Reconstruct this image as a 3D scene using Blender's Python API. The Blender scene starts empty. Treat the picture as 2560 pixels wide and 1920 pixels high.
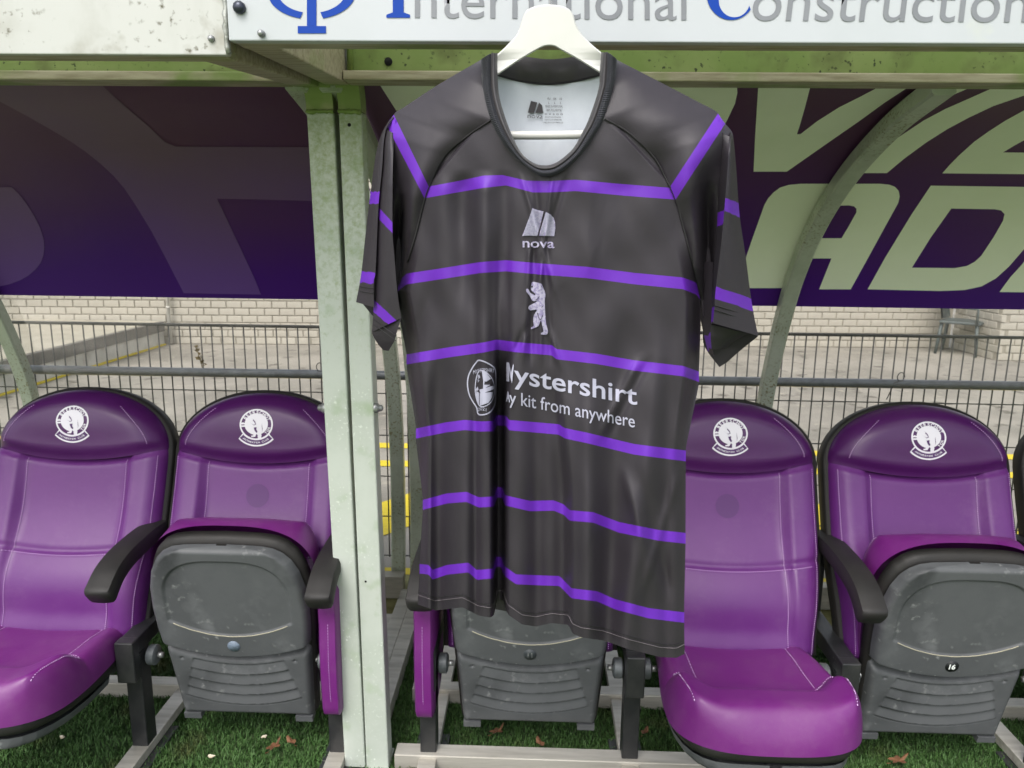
import bpy, bmesh, math, random
import numpy as np
from mathutils import Vector, Matrix, geometry

random.seed(7); rng = np.random.default_rng(7)
scene = bpy.context.scene
COL = scene.collection
rad = math.radians

# ------------------------------------------------------------------ camera
FPX, CAMH = 1900.0, 1.6                       # focal length in photo pixels (2560 wide), eye height
PITCH, ROLL, YAW = rad(11.5), rad(0.65), rad(1.75)
cam_d = bpy.data.cameras.new('camera'); cam = bpy.data.objects.new('camera', cam_d); COL.objects.link(cam)
cam_d.sensor_fit = 'HORIZONTAL'; cam_d.sensor_width = 36.0; cam_d.lens = FPX / 2560 * 36
cam_d.dof.use_dof = True; cam_d.dof.focus_distance = 1.35; cam_d.dof.aperture_fstop = 11
cam_d.clip_start = 0.05; cam_d.clip_end = 2000
RM = Matrix.Rotation(YAW, 3, 'Z') @ Matrix.Rotation(math.pi / 2 - PITCH, 3, 'X') @ Matrix.Rotation(ROLL, 3, 'Z')
cam.matrix_world = Matrix.Translation((0, 0, CAMH)) @ RM.to_4x4()
scene.camera = cam
# ------------------------------------------------------------------ sky and sun (overcast)
SUN_EL, SUN_AZ = rad(52), rad(200)            # azimuth from +Y clockwise: behind the camera, a little left
world = bpy.data.worlds.new('World'); scene.world = world; world.use_nodes = True
wn, wl = world.node_tree.nodes, world.node_tree.links
wn.clear()
sky = wn.new('ShaderNodeTexSky'); sky.sky_type = 'NISHITA'; sky.sun_disc = False
sky.sun_elevation = SUN_EL; sky.sun_rotation = SUN_AZ; sky.dust_density = 4.0; sky.air_density = 1.0
hs = wn.new('ShaderNodeHueSaturation'); hs.inputs['Saturation'].default_value = 0.42
bg = wn.new('ShaderNodeBackground'); bg.inputs['Strength'].default_value = 0.15
wo = wn.new('ShaderNodeOutputWorld')
wl.new(sky.outputs[0], hs.inputs['Color']); wl.new(hs.outputs[0], bg.inputs[0]); wl.new(bg.outputs[0], wo.inputs[0])
sun_d = bpy.data.lights.new('sun', 'SUN'); sun = bpy.data.objects.new('sun', sun_d); COL.objects.link(sun)
sun_d.energy = 0.6; sun_d.angle = rad(25); sun_d.color = (1.0, 0.985, 0.97)
sd = Vector((math.sin(SUN_AZ) * math.cos(SUN_EL), math.cos(SUN_AZ) * math.cos(SUN_EL), math.sin(SUN_EL)))
sun.rotation_euler = sd.to_track_quat('Z', 'Y').to_euler(); sun.location = (0, -3, 6)
# ------------------------------------------------------------------ exposure
vs = scene.view_settings
vs.view_transform = 'Standard'; vs.look = 'None'; vs.gamma = 1.0; vs.exposure = 1.08; vs.use_curve_mapping = False
scene.render.engine = 'CYCLES'
scene.cycles.max_bounces = 8; scene.cycles.transparent_max_bounces = 12

# ================================================================== helpers
RN = np.array(RM); CN = np.array([0, 0, CAMH])
def ray(x, y):
    x = np.asarray(x, float); y = np.asarray(y, float)
    d = np.stack([(x - 1280) / FPX, -(y - 960) / FPX, -np.ones_like(x)], -1)
    return d @ RN.T
def onY(x, y, Y): d = ray(x, y); return CN + d * (Y / d[..., 1:2])
def onZ(x, y, Z): d = ray(x, y); return CN + d * ((Z - CAMH) / d[..., 2:3])
def onX(x, y, X): d = ray(x, y); return CN + d * (X / d[..., 0:1])
def sst(a, b, x):
    t = np.clip((np.asarray(x, float) - a) / (b - a), 0, 1); return t * t * (3 - 2 * t)
def gs(x, c, w): return np.exp(-((np.asarray(x, float) - c) / w) ** 2)

def srgb(r, g, b):
    f = lambda c: (c / 255 / 12.92) if c / 255 <= .04045 else ((c / 255 + .055) / 1.055) ** 2.4
    return (f(r), f(g), f(b), 1)

# ------------------------------------------------------------------ materials
def mat(name, col, rough=.5, metal=0, col2=None, nscale=6, nlo=.4, nhi=.7, bump=0, bscale=200, spots=None,
        spec=.5, coat=0, sheen=0, streak=None, rvar=0, detail=6):
    m = bpy.data.materials.new(name); m.use_nodes = True
    N, L = m.node_tree.nodes, m.node_tree.links
    b = N['Principled BSDF']
    b.inputs['Roughness'].default_value = rough; b.inputs['Metallic'].default_value = metal
    b.inputs['Specular IOR Level'].default_value = spec
    b.inputs['Coat Weight'].default_value = coat; b.inputs['Coat Roughness'].default_value = .25
    b.inputs['Sheen Weight'].default_value = sheen
    tc = N.new('ShaderNodeTexCoord'); co = tc.outputs['Object']
    out = None
    if col2 is not None:
        n = N.new('ShaderNodeTexNoise'); n.inputs['Scale'].default_value = nscale; n.inputs['Detail'].default_value = detail
        n.inputs['Roughness'].default_value = .62
        if streak:
            mp = N.new('ShaderNodeMapping'); mp.inputs['Scale'].default_value = streak
            L.new(co, mp.inputs[0]); L.new(mp.outputs[0], n.inputs['Vector'])
        else: L.new(co, n.inputs['Vector'])
        r = N.new('ShaderNodeMapRange'); r.inputs[1].default_value = nlo; r.inputs[2].default_value = nhi
        L.new(n.outputs[0], r.inputs[0])
        mx = N.new('ShaderNodeMix'); mx.data_type = 'RGBA'
        mx.inputs[6].default_value = col; mx.inputs[7].default_value = col2
        L.new(r.outputs[0], mx.inputs[0]); out = mx.outputs[2]
        if rvar:
            rr = N.new('ShaderNodeMapRange'); rr.inputs[3].default_value = rough; rr.inputs[4].default_value = rough + rvar
            L.new(r.outputs[0], rr.inputs[0]); L.new(rr.outputs[0], b.inputs['Roughness'])
    for sp in (spots or []):                       # (colour, scale, threshold size, coverage noise)
        c, sc, lo, hi, cov = sp
        n = N.new('ShaderNodeTexNoise'); n.inputs['Scale'].default_value = sc; n.inputs['Detail'].default_value = 4
        L.new(co, n.inputs['Vector'])
        r = N.new('ShaderNodeMapRange'); r.inputs[1].default_value = lo; r.inputs[2].default_value = hi
        L.new(n.outputs[0], r.inputs[0]); fac = r.outputs[0]
        if cov:
            n2 = N.new('ShaderNodeTexNoise'); n2.inputs['Scale'].default_value = cov; L.new(co, n2.inputs['Vector'])
            r2 = N.new('ShaderNodeMapRange'); r2.inputs[1].default_value = .42; r2.inputs[2].default_value = .6
            L.new(n2.outputs[0], r2.inputs[0])
            mu = N.new('ShaderNodeMath'); mu.operation = 'MULTIPLY'; L.new(fac, mu.inputs[0]); L.new(r2.outputs[0], mu.inputs[1]); fac = mu.outputs[0]
        mx = N.new('ShaderNodeMix'); mx.data_type = 'RGBA'; mx.inputs[7].default_value = c
        if out is None: mx.inputs[6].default_value = col
        else: L.new(out, mx.inputs[6])
        L.new(fac, mx.inputs[0]); out = mx.outputs[2]
    if out is None: b.inputs['Base Color'].default_value = col
    else: L.new(out, b.inputs['Base Color'])
    if bump:
        n = N.new('ShaderNodeTexNoise'); n.inputs['Scale'].default_value = bscale; n.inputs['Detail'].default_value = 3
        L.new(co, n.inputs['Vector'])
        bp = N.new('ShaderNodeBump'); bp.inputs['Strength'].default_value = bump; bp.inputs['Distance'].default_value = .002
        L.new(n.outputs[0], bp.inputs['Height']); L.new(bp.outputs[0], b.inputs['Normal'])
    return m

M = {}
M['turf'] = mat('turf', (.040, .075, .022, 1), .85, col2=(.06, .10, .032, 1), nscale=14, bump=.8, bscale=150)
M['bounce_pitch'] = mat('bounce_pitch_grass', (.150, .200, .090, 1), .9, col2=(.125, .175, .072, 1), nscale=.6, bump=.6, bscale=80)  # grass kept bright so it bounces light up under the roof
def blade_mat():
    m = mat('turf_blade', (.032, .085, .020, 1), .55, col2=(.085, .165, .048, 1), nscale=160, nlo=.35, nhi=.65, spec=.2, spots=[((.085, .082, .032, 1), 5, .56, .74, 0), ((.018, .045, .010, 1), 11, .56, .7, 0)])
    return m
M['blade'] = blade_mat()
M['tarmac'] = mat('tarmac', srgb(146, 141, 131), .85, col2=srgb(120, 116, 107), nscale=.9, nlo=.42, nhi=.62, bump=.5, bscale=90,
                  spots=[(srgb(92, 87, 79), 3.5, .6, .68, 0), (srgb(158, 152, 138), 9, .62, .7, 0)])
M['moss'] = mat('mossy_concrete', srgb(135, 132, 88), .9, col2=srgb(96, 92, 48), nscale=9, bump=.8, bscale=60)
M['yellow'] = mat('yellow_paint', (.62, .48, .02, 1), .7, col2=(.42, .33, .06, 1), nscale=30, nlo=.55, nhi=.75)
M['block'] = mat('pale_block', srgb(172, 167, 155), .85, col2=srgb(152, 147, 135), nscale=2.2, bump=.5, bscale=50)
M['mortar'] = mat('mortar', srgb(150, 144, 131), .9, col2=srgb(138, 133, 121), nscale=20)
M['dockside'] = mat('dock_white', srgb(196, 194, 186), .7, col2=srgb(160, 156, 146), nscale=4)
M['docktop'] = mat('dock_top', srgb(164, 158, 142), .85, col2=srgb(146, 141, 126), nscale=3)
M['dockdark'] = mat('dock_dark_strip', srgb(112, 108, 102), .7, col2=srgb(94, 92, 88), nscale=8)
M['steel'] = mat('fence_steel', srgb(52, 52, 49), .55, .2, col2=srgb(38, 37, 34), nscale=40)
M['pipe'] = mat('rail_paint', srgb(80, 84, 88), .33, .2, col2=srgb(60, 62, 64), nscale=20)
M['gardenchair'] = mat('garden_chair', srgb(66, 74, 74), .55, col2=srgb(84, 92, 90), nscale=10)
# aluminium with algae
M['alu'] = mat('aluminium', srgb(178, 184, 172), .42, .35, col2=srgb(150, 160, 146), nscale=5, rvar=.2, bump=.15, bscale=80,
               spots=[(srgb(200, 206, 198), 55, .6, .66, 4)])
M['alu_clean'] = mat('aluminium_rail', srgb(190, 186, 176), .4, .4, col2=srgb(160, 156, 146), nscale=4, streak=(1, 8, 8), rvar=.2)
M['alu_arch'] = mat('aluminium_arch', srgb(196, 202, 186), .36, .3, col2=srgb(172, 180, 160), nscale=6, rvar=.2, bump=.1, bscale=90,
                    spots=[(srgb(132, 124, 84), 120, .54, .66, 3)])
M['alu_under'] = mat('aluminium_underside', srgb(172, 164, 140), .45, .2, col2=srgb(140, 130, 106), nscale=10, streak=(1, 9, 9), rvar=.2,
                     spots=[(srgb(124, 140, 80), 5, .5, .62, 0)])
M['algae'] = mat('algae_web', srgb(116, 138, 68), .6, .05, col2=srgb(138, 152, 92), nscale=3,
                 spots=[(srgb(46, 56, 24), 75, .61, .66, 6), (srgb(92, 100, 50), 9, .55, .72, 0)])
def post_mat():
    m = mat('post_galvanised', srgb(186, 192, 184), .5, .12, col2=srgb(166, 175, 162), nscale=3, rvar=.15,
            spots=[(srgb(210, 216, 208), 120, .60, .70, 6), (srgb(158, 172, 148), 12, .58, .74, 0)])
    N, L = m.node_tree.nodes, m.node_tree.links; b = N['Principled BSDF']
    src = b.inputs['Base Color'].links[0].from_socket
    tc = [n for n in N if n.type == 'TEX_COORD'][0]
    # algae colonies: dense just under the roof joint, breaking up into speckle lower down
    sep = N.new('ShaderNodeSeparateXYZ'); L.new(tc.outputs['Object'], sep.inputs[0])
    n = N.new('ShaderNodeTexNoise'); n.inputs['Scale'].default_value = 60; n.inputs['Detail'].default_value = 8; n.inputs['Roughness'].default_value = .75; L.new(tc.outputs['Object'], n.inputs['Vector'])
    hgt = N.new('ShaderNodeMapRange'); hgt.inputs[1].default_value = 1.15; hgt.inputs[2].default_value = 1.9
    hgt.inputs[3].default_value = -.20; hgt.inputs[4].default_value = .09; L.new(sep.outputs[2], hgt.inputs[0])
    ad = N.new('ShaderNodeMath'); L.new(n.outputs[0], ad.inputs[0]); L.new(hgt.outputs[0], ad.inputs[1])
    r = N.new('ShaderNodeMapRange'); r.inputs[1].default_value = .40; r.inputs[2].default_value = .68; r.inputs[4].default_value = .75; L.new(ad.outputs[0], r.inputs[0])
    mx = N.new('ShaderNodeMix'); mx.data_type = 'RGBA'; mx.inputs[7].default_value = srgb(122, 138, 78)
    L.new(src, mx.inputs[6]); L.new(r.outputs[0], mx.inputs[0]); L.new(mx.outputs[2], b.inputs['Base Color'])
    return m
M['post'] = post_mat()
M['signwhite'] = mat('sign_white', srgb(178, 182, 185), .4, col2=srgb(170, 175, 176), nscale=2,
                     spots=[(srgb(196, 200, 160), 7, .63, .74, 3)])
M['fasciawhite'] = mat('fascia_dirty', srgb(180, 181, 176), .5, col2=srgb(158, 158, 150), nscale=3.5, streak=(1, 1, .35),
                       spots=[(srgb(122, 117, 98), 18, .50, .80, 4), (srgb(84, 80, 60), 70, .60, .74, 5)])
M['weld'] = mat('weld', srgb(170, 172, 166), .4, .6, col2=srgb(120, 122, 112), nscale=60, bump=.8, bscale=120)
M['blue'] = mat('blue_vinyl', (.002, .042, .30, 1), .5, spec=.2)
M['greyvinyl'] = mat('grey_vinyl', srgb(122, 125, 129), .4, col2=srgb(108, 111, 115), nscale=6)
M['bolt'] = mat('bolt_metal', srgb(158, 160, 160), .35, .6, col2=srgb(120, 120, 118), nscale=120)
M['darkbolt'] = mat('dark_bolt', srgb(58, 62, 72), .3, .6)
M['hole'] = mat('hole_black', (.004, .004, .004, 1), .9)
# vinyl seats
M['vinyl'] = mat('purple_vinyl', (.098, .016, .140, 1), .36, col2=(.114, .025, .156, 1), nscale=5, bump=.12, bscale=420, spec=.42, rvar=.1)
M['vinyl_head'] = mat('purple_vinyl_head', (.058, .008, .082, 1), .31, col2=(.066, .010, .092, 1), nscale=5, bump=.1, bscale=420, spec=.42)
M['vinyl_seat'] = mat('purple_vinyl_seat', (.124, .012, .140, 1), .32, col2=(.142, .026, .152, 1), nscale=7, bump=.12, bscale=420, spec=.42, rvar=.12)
def vinyl_wear(m, dust, strength=.10):
    N, L = m.node_tree.nodes, m.node_tree.links; b = N['Principled BSDF']; tc = [n for n in N if n.type == 'TEX_COORD'][0]
    n = N.new('ShaderNodeTexNoise'); n.inputs['Scale'].default_value = 22; n.inputs['Detail'].default_value = 4; n.inputs['Distortion'].default_value = .8
    L.new(tc.outputs['Object'], n.inputs['Vector'])
    bp = [q for q in N if q.type == 'BUMP'][0]
    b2 = N.new('ShaderNodeBump'); b2.inputs['Strength'].default_value = strength; b2.inputs['Distance'].default_value = .006
    L.new(n.outputs[0], b2.inputs['Height']); L.new(bp.outputs[0], b2.inputs['Normal']); L.new(b2.outputs[0], b.inputs['Normal'])
    src = b.inputs['Base Color'].links[0].from_socket
    n2 = N.new('ShaderNodeTexNoise'); n2.inputs['Scale'].default_value = 9; n2.inputs['Detail'].default_value = 9; n2.inputs['Roughness'].default_value = .78
    L.new(tc.outputs['Object'], n2.inputs['Vector'])
    r = N.new('ShaderNodeMapRange'); r.inputs[1].default_value = .52; r.inputs[2].default_value = .78; r.inputs[4].default_value = .28; L.new(n2.outputs[0], r.inputs[0])
    mx = N.new('ShaderNodeMix'); mx.data_type = 'RGBA'; mx.inputs[7].default_value = dust
    L.new(src, mx.inputs[6]); L.new(r.outputs[0], mx.inputs[0]); L.new(mx.outputs[2], b.inputs['Base Color'])
vinyl_wear(M['vinyl'], (.19, .10, .21, 1)); vinyl_wear(M['vinyl_seat'], (.20, .11, .19, 1), .12); vinyl_wear(M['vinyl_head'], (.09, .03, .12, 1), .07)
M['mark'] = mat('rubbed_vinyl', (.084, .022, .122, 1), .42, spec=.35)
M['thread'] = mat('pale_thread', srgb(205, 170, 215), .7)
M['shell'] = mat('grey_plastic', srgb(80, 82, 84), .5, col2=srgb(68, 70, 72), nscale=5, bump=.1, bscale=300, rvar=.1, spec=.35,
                 spots=[(srgb(140, 142, 140), 38, .62, .74, 5), (srgb(108, 110, 112), 14, .52, .75, 4), (srgb(46, 48, 50), 7, .56, .74, 0)])
M['black'] = mat('black_plastic', srgb(34, 33, 32), .5, col2=srgb(42, 40, 38), nscale=10, bump=.15, bscale=300, rvar=.12, spec=.3)
M['arm'] = mat('arm_foam', srgb(34, 33, 33), .5, col2=srgb(42, 40, 39), nscale=9, bump=.12, bscale=350, rvar=.12, spec=.3)
M['blacksteel'] = mat('black_steel', srgb(38, 39, 41), .4, .2, col2=srgb(58, 58, 58), nscale=12,
                      spots=[(srgb(150, 150, 146), 75, .68, .72, 5)])
M['knob'] = mat('hinge_grey', srgb(98, 103, 106), .45, .1, col2=srgb(74, 78, 80), nscale=30)
M['dustline'] = mat('dust_line', srgb(150, 146, 128), .8)
M['crest'] = mat('crest_white', srgb(222, 218, 226), .5)
M['crestp'] = mat('crest_purple', (.07, .018, .11, 1), .45)
M['numblue'] = mat('number_sticker', srgb(112, 126, 142), .5, col2=srgb(84, 92, 102), nscale=90)
M['numdark'] = mat('number_dark', srgb(20, 22, 24), .5)
M['numwhite'] = mat('number_white', srgb(226, 230, 226), .5)
M['numgrey'] = mat('number_grey', srgb(54, 59, 62), .5)
# shirt
M['hanger'] = mat('white_plastic', srgb(192, 192, 187), .35, col2=srgb(186, 186, 180), nscale=8, spec=.5)
M['hook'] = mat('hook_wire', srgb(150, 150, 148), .3, .9)
def shirt_mat():
    m = mat('shirt_fabric', (.043, .037, .040, 1), .43, bump=.22, bscale=1100, sheen=0, spec=.32)
    N, L = m.node_tree.nodes, m.node_tree.links; b = N['Principled BSDF']
    uv = N.new('ShaderNodeUVMap'); uv.uv_map = 'stripe'
    s = N.new('ShaderNodeSeparateXYZ'); L.new(uv.outputs[0], s.inputs[0])
    fr = N.new('ShaderNodeMath'); fr.operation = 'FRACT'; L.new(s.outputs[1], fr.inputs[0])
    lt = N.new('ShaderNodeMath'); lt.operation = 'LESS_THAN'; lt.inputs[1].default_value = .5; L.new(fr.outputs[0], lt.inputs[0])
    tc = [n for n in N if n.type == 'TEX_COORD'][0]
    n = N.new('ShaderNodeTexNoise'); n.inputs['Scale'].default_value = 14; n.inputs['Detail'].default_value = 5; L.new(tc.outputs['Object'], n.inputs['Vector'])
    cm = N.new('ShaderNodeMix'); cm.data_type = 'RGBA'; cm.inputs[6].default_value = (.0240, .0205, .0258, 1); cm.inputs[7].default_value = (.0285, .0245, .0300, 1)
    L.new(n.outputs[0], cm.inputs[0])
    mx = N.new('ShaderNodeMix'); mx.data_type = 'RGBA'; mx.inputs[7].default_value = (.108, .018, .35, 1)
    L.new(cm.outputs[2], mx.inputs[6]); L.new(lt.outputs[0], mx.inputs[0]); L.new(mx.outputs[2], b.inputs['Base Color'])
    # soft rumples of the jersey
    bp = [n for n in N if n.type == 'BUMP'][0]
    n2 = N.new('ShaderNodeTexNoise'); n2.inputs['Scale'].default_value = 16; n2.inputs['Detail'].default_value = 3; L.new(tc.outputs['Object'], n2.inputs['Vector'])
    bp2 = N.new('ShaderNodeBump'); bp2.inputs['Strength'].default_value = .07; bp2.inputs['Distance'].default_value = .012
    L.new(n2.outputs[0], bp2.inputs['Height']); L.new(bp.outputs[0], bp2.inputs['Normal'])
    # fine sharp creases, gathered in patches
    n3 = N.new('ShaderNodeTexNoise'); n3.noise_type = 'RIDGED_MULTIFRACTAL'; n3.inputs['Scale'].default_value = 11; n3.inputs['Detail'].default_value = 3; n3.inputs['Distortion'].default_value = 1.2
    mp = N.new('ShaderNodeMapping'); mp.inputs['Scale'].default_value = (1.6, 1, .8); mp.inputs['Rotation'].default_value = (0, .5, 0)
    L.new(tc.outputs['Object'], mp.inputs[0]); L.new(mp.outputs[0], n3.inputs['Vector'])
    bp3 = N.new('ShaderNodeBump'); bp3.inputs['Strength'].default_value = .17; bp3.inputs['Distance'].default_value = .006
    L.new(n3.outputs[0], bp3.inputs['Height']); L.new(bp2.outputs[0], bp3.inputs['Normal']); L.new(bp3.outputs[0], b.inputs['Normal'])
    return m
M['shirt'] = shirt_mat()
M['navy'] = mat('navy_rib', (.010, .011, .018, 1), .7, sheen=.15)
M['collar'] = mat('collar_charcoal', (.024, .021, .023, 1), .5, bump=.15, bscale=900, sheen=.15)
M['lining'] = mat('lining_grey', srgb(196, 202, 208), .75, col2=srgb(182, 188, 196), nscale=10, bump=.15, bscale=700)
M['print'] = mat('print_lilac', srgb(158, 158, 174), .6, col2=srgb(148, 147, 164), nscale=40)
M['embroid'] = mat('embroidery', srgb(164, 160, 180), .55, col2=srgb(126, 118, 152), nscale=260, nlo=.45, nhi=.6, bump=.9, bscale=500)
M['tagink'] = mat('tag_ink', srgb(52, 50, 52), .7)
M['seam'] = mat('seam_dark', (.012, .011, .012, 1), .8)
M['hemthread'] = mat('hem_thread', srgb(104, 98, 102), .7)
M['leaf'] = mat('dry_leaf', srgb(112, 74, 46), .7, col2=srgb(84, 54, 34), nscale=40)
M['scrap'] = mat('paper_scrap', srgb(206, 196, 176), .7, col2=srgb(180, 166, 140), nscale=50)
M['weed'] = mat('dry_weed', srgb(92, 78, 44), .8)

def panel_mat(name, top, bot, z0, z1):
    # printed banner: roof shade over its top is painted into the colour, plum above purple
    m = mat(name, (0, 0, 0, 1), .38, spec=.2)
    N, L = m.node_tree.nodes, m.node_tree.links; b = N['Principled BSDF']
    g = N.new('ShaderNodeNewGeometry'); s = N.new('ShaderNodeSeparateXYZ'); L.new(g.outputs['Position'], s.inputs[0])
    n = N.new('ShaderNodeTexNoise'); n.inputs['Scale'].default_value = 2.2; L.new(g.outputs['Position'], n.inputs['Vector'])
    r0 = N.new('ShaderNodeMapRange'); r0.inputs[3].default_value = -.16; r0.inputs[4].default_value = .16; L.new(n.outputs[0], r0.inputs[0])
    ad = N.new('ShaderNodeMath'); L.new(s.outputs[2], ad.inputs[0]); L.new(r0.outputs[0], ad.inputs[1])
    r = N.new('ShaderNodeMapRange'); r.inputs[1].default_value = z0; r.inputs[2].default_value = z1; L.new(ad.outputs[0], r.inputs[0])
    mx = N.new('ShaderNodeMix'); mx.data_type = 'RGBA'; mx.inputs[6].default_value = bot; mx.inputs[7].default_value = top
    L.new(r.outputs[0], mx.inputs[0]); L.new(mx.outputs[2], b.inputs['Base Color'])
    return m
M['banner'] = panel_mat('banner_print_shaded', (.100, .038, .088, 1), (.064, .013, .190, 1), 1.42, 1.92)
M['banner_light'] = panel_mat('banner_print_pale_shaded', (.165, .100, .160, 1), (.140, .066, .28, 1), 1.42, 1.92)
M['banner_letter'] = mat('banner_letters', srgb(240, 246, 222), .5, col2=srgb(234, 241, 214), nscale=3)

def glass_mat():
    m = bpy.data.materials.new('clear_pane'); m.use_nodes = True
    N, L = m.node_tree.nodes, m.node_tree.links; N.clear()
    t = N.new('ShaderNodeBsdfTransparent'); t.inputs[0].default_value = (.95, .95, .93, 1)
    g = N.new('ShaderNodeBsdfGlossy'); g.inputs['Roughness'].default_value = .08
    fr = N.new('ShaderNodeFresnel'); fr.inputs['IOR'].default_value = 1.35
    mx = N.new('ShaderNodeMixShader'); o = N.new('ShaderNodeOutputMaterial')
    d = N.new('ShaderNodeBsdfDiffuse'); d.inputs[0].default_value = (.6, .58, .5, 1)
    m2 = N.new('ShaderNodeMixShader'); m2.inputs[0].default_value = .05
    L.new(fr.outputs[0], mx.inputs[0]); L.new(t.outputs[0], mx.inputs[1]); L.new(g.outputs[0], mx.inputs[2])
    L.new(mx.outputs[0], m2.inputs[1]); L.new(d.outputs[0], m2.inputs[2]); L.new(m2.outputs[0], o.inputs[0])
    return m
M['pane'] = glass_mat()
def unseen_opal_mat():  # made translucent so light gets in below the roof edge
    m = bpy.data.materials.new('opal_sheet'); m.use_nodes = True
    N, L = m.node_tree.nodes, m.node_tree.links; N.clear()
    t = N.new('ShaderNodeBsdfTranslucent'); t.inputs[0].default_value = (.80, .82, .76, 1)
    d = N.new('ShaderNodeBsdfDiffuse'); d.inputs[0].default_value = (.62, .64, .56, 1)
    mx = N.new('ShaderNodeMixShader'); mx.inputs[0].default_value = .25; o = N.new('ShaderNodeOutputMaterial')
    L.new(t.outputs[0], mx.inputs[1]); L.new(d.outputs[0], mx.inputs[2]); L.new(mx.outputs[0], o.inputs[0])
    return m
M['unseen_opal'] = unseen_opal_mat()

# ------------------------------------------------------------------ mesh builder
class MB:
    def __init__(s): s.v = []; s.f = []
    def add(s, v, f):
        o = len(s.v); s.v += [tuple(map(float, p)) for p in v]; s.f += [tuple(i + o for i in q) for q in f]; return s
    def box(s, a, b):
        x0, y0, z0 = a; x1, y1, z1 = b
        return s.add([(x0,y0,z0),(x1,y0,z0),(x1,y1,z0),(x0,y1,z0),(x0,y0,z1),(x1,y0,z1),(x1,y1,z1),(x0,y1,z1)],
                     [(0,3,2,1),(4,5,6,7),(0,1,5,4),(1,2,6,5),(2,3,7,6),(3,0,4,7)])
    def tube(s, path, r, n=8, cap=True):
        path = [np.array(p, float) for p in path]; k = len(path)
        rr = r if hasattr(r, '__len__') else [r] * k
        ref = None; vs = []; fs = []
        for i, p in enumerate(path):
            t = path[min(i + 1, k - 1)] - path[max(i - 1, 0)]; t /= (np.linalg.norm(t) + 1e-12)
            if ref is None:
                ref = np.array([0, 0, 1.]) if abs(t[2]) < .9 else np.array([1., 0, 0])
            u = np.cross(t, ref); u /= np.linalg.norm(u); w = np.cross(u, t); ref = w
            for j in range(n):
                a = 2 * math.pi * j / n; vs.append(p + rr[i] * (math.cos(a) * u + math.sin(a) * w))
        for i in range(k - 1):
            for j in range(n):
                fs.append((i*n+j, i*n+(j+1) % n, (i+1)*n+(j+1) % n, (i+1)*n+j))
        if cap: fs.append(tuple(range(n))[::-1]); fs.append(tuple((k-1)*n+j for j in range(n)))
        return s.add(vs, fs)
    def sweep(s, sects):                       # list of equal-length closed sections
        n = len(sects[0]); vs = [p for q in sects for p in q]; fs = []
        for i in range(len(sects) - 1):
            for j in range(n): fs.append((i*n+j, i*n+(j+1) % n, (i+1)*n+(j+1) % n, (i+1)*n+j))
        fs.append(tuple(range(n))[::-1]); fs.append(tuple((len(sects)-1)*n+j for j in range(n)))
        return s.add(vs, fs)
    def prism(s, poly, fa, fb):                # polygon (list of 2D) mapped by two functions to 3D
        n = len(poly); a = [fa(*p) for p in poly]; b = [fb(*p) for p in poly]
        return s.add(a + b, [tuple(range(n)), tuple(range(2*n-1, n-1, -1))] + [(i, n+i, n+(i+1) % n, (i+1) % n) for i in range(n)])
    def grid(s, P, flip=False):
        P = np.asarray(P); nu, nv = P.shape[:2]
        fs = [(i*nv+j, (i+1)*nv+j, (i+1)*nv+j+1, i*nv+j+1) for i in range(nu-1) for j in range(nv-1)]
        if flip: fs = [q[::-1] for q in fs]
        return s.add(P.reshape(-1, 3), fs)

def mesh_of(name, v, f, material, smooth=True, uv=None):
    me = bpy.data.meshes.new(name); me.from_pydata([tuple(map(float, p)) for p in v], [], [tuple(map(int, q)) for q in f])
    me.materials.append(material)
    if smooth: me.polygons.foreach_set('use_smooth', [True] * len(me.polygons))
    if uv is not None:
        l = me.uv_layers.new(name='stripe'); idx = np.empty(len(me.loops), np.int32); me.loops.foreach_get('vertex_index', idx)
        l.data.foreach_set('uv', np.asarray(uv, np.float32)[idx].ravel())
    me.update(); return me
def obj(name, mb, material, parent=None, smooth=True, bevel=0, uv=None, auto=None):
    if isinstance(mb, bpy.types.Mesh): me = mb
    else: me = mesh_of(name, mb.v, mb.f, M[material] if isinstance(material, str) else material, smooth, uv)
    o = bpy.data.objects.new(name, me); COL.objects.link(o)
    if parent is not None: o.parent = parent
    if bevel:
        b = o.modifiers.new('bevel', 'BEVEL'); b.width = bevel; b.segments = 2; b.limit_method = 'ANGLE'; b.angle_limit = rad(50)
    if auto:
        me.set_sharp_from_angle(angle=rad(auto))
    return o
def at(o, loc):                                # give a child built in world coordinates to a parent that stands at loc
    o.location = -Vector(loc); return o
def tag(o, label, cat, group=None, kind=None):
    if label: o['label'] = label
    if cat: o['category'] = cat
    if group: o['group'] = group
    if kind: o['kind'] = kind
    return o
def thing(name, label, cat, loc=(0, 0, 0), group=None):
    o = bpy.data.objects.new(name, None); COL.objects.link(o); o.location = loc; o.empty_display_size = .1
    return tag(o, label, cat, group)
def copy_tree(o, parent=None):
    c = o.copy(); COL.objects.link(c); c.parent = parent
    for ch in list(o.children): copy_tree(ch, c)
    return c
def wpart(name, mb, material, root, **k):      # part built in world coordinates
    o = obj(name, mb, material, root, **k); o.location = -root.location; return o

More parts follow.
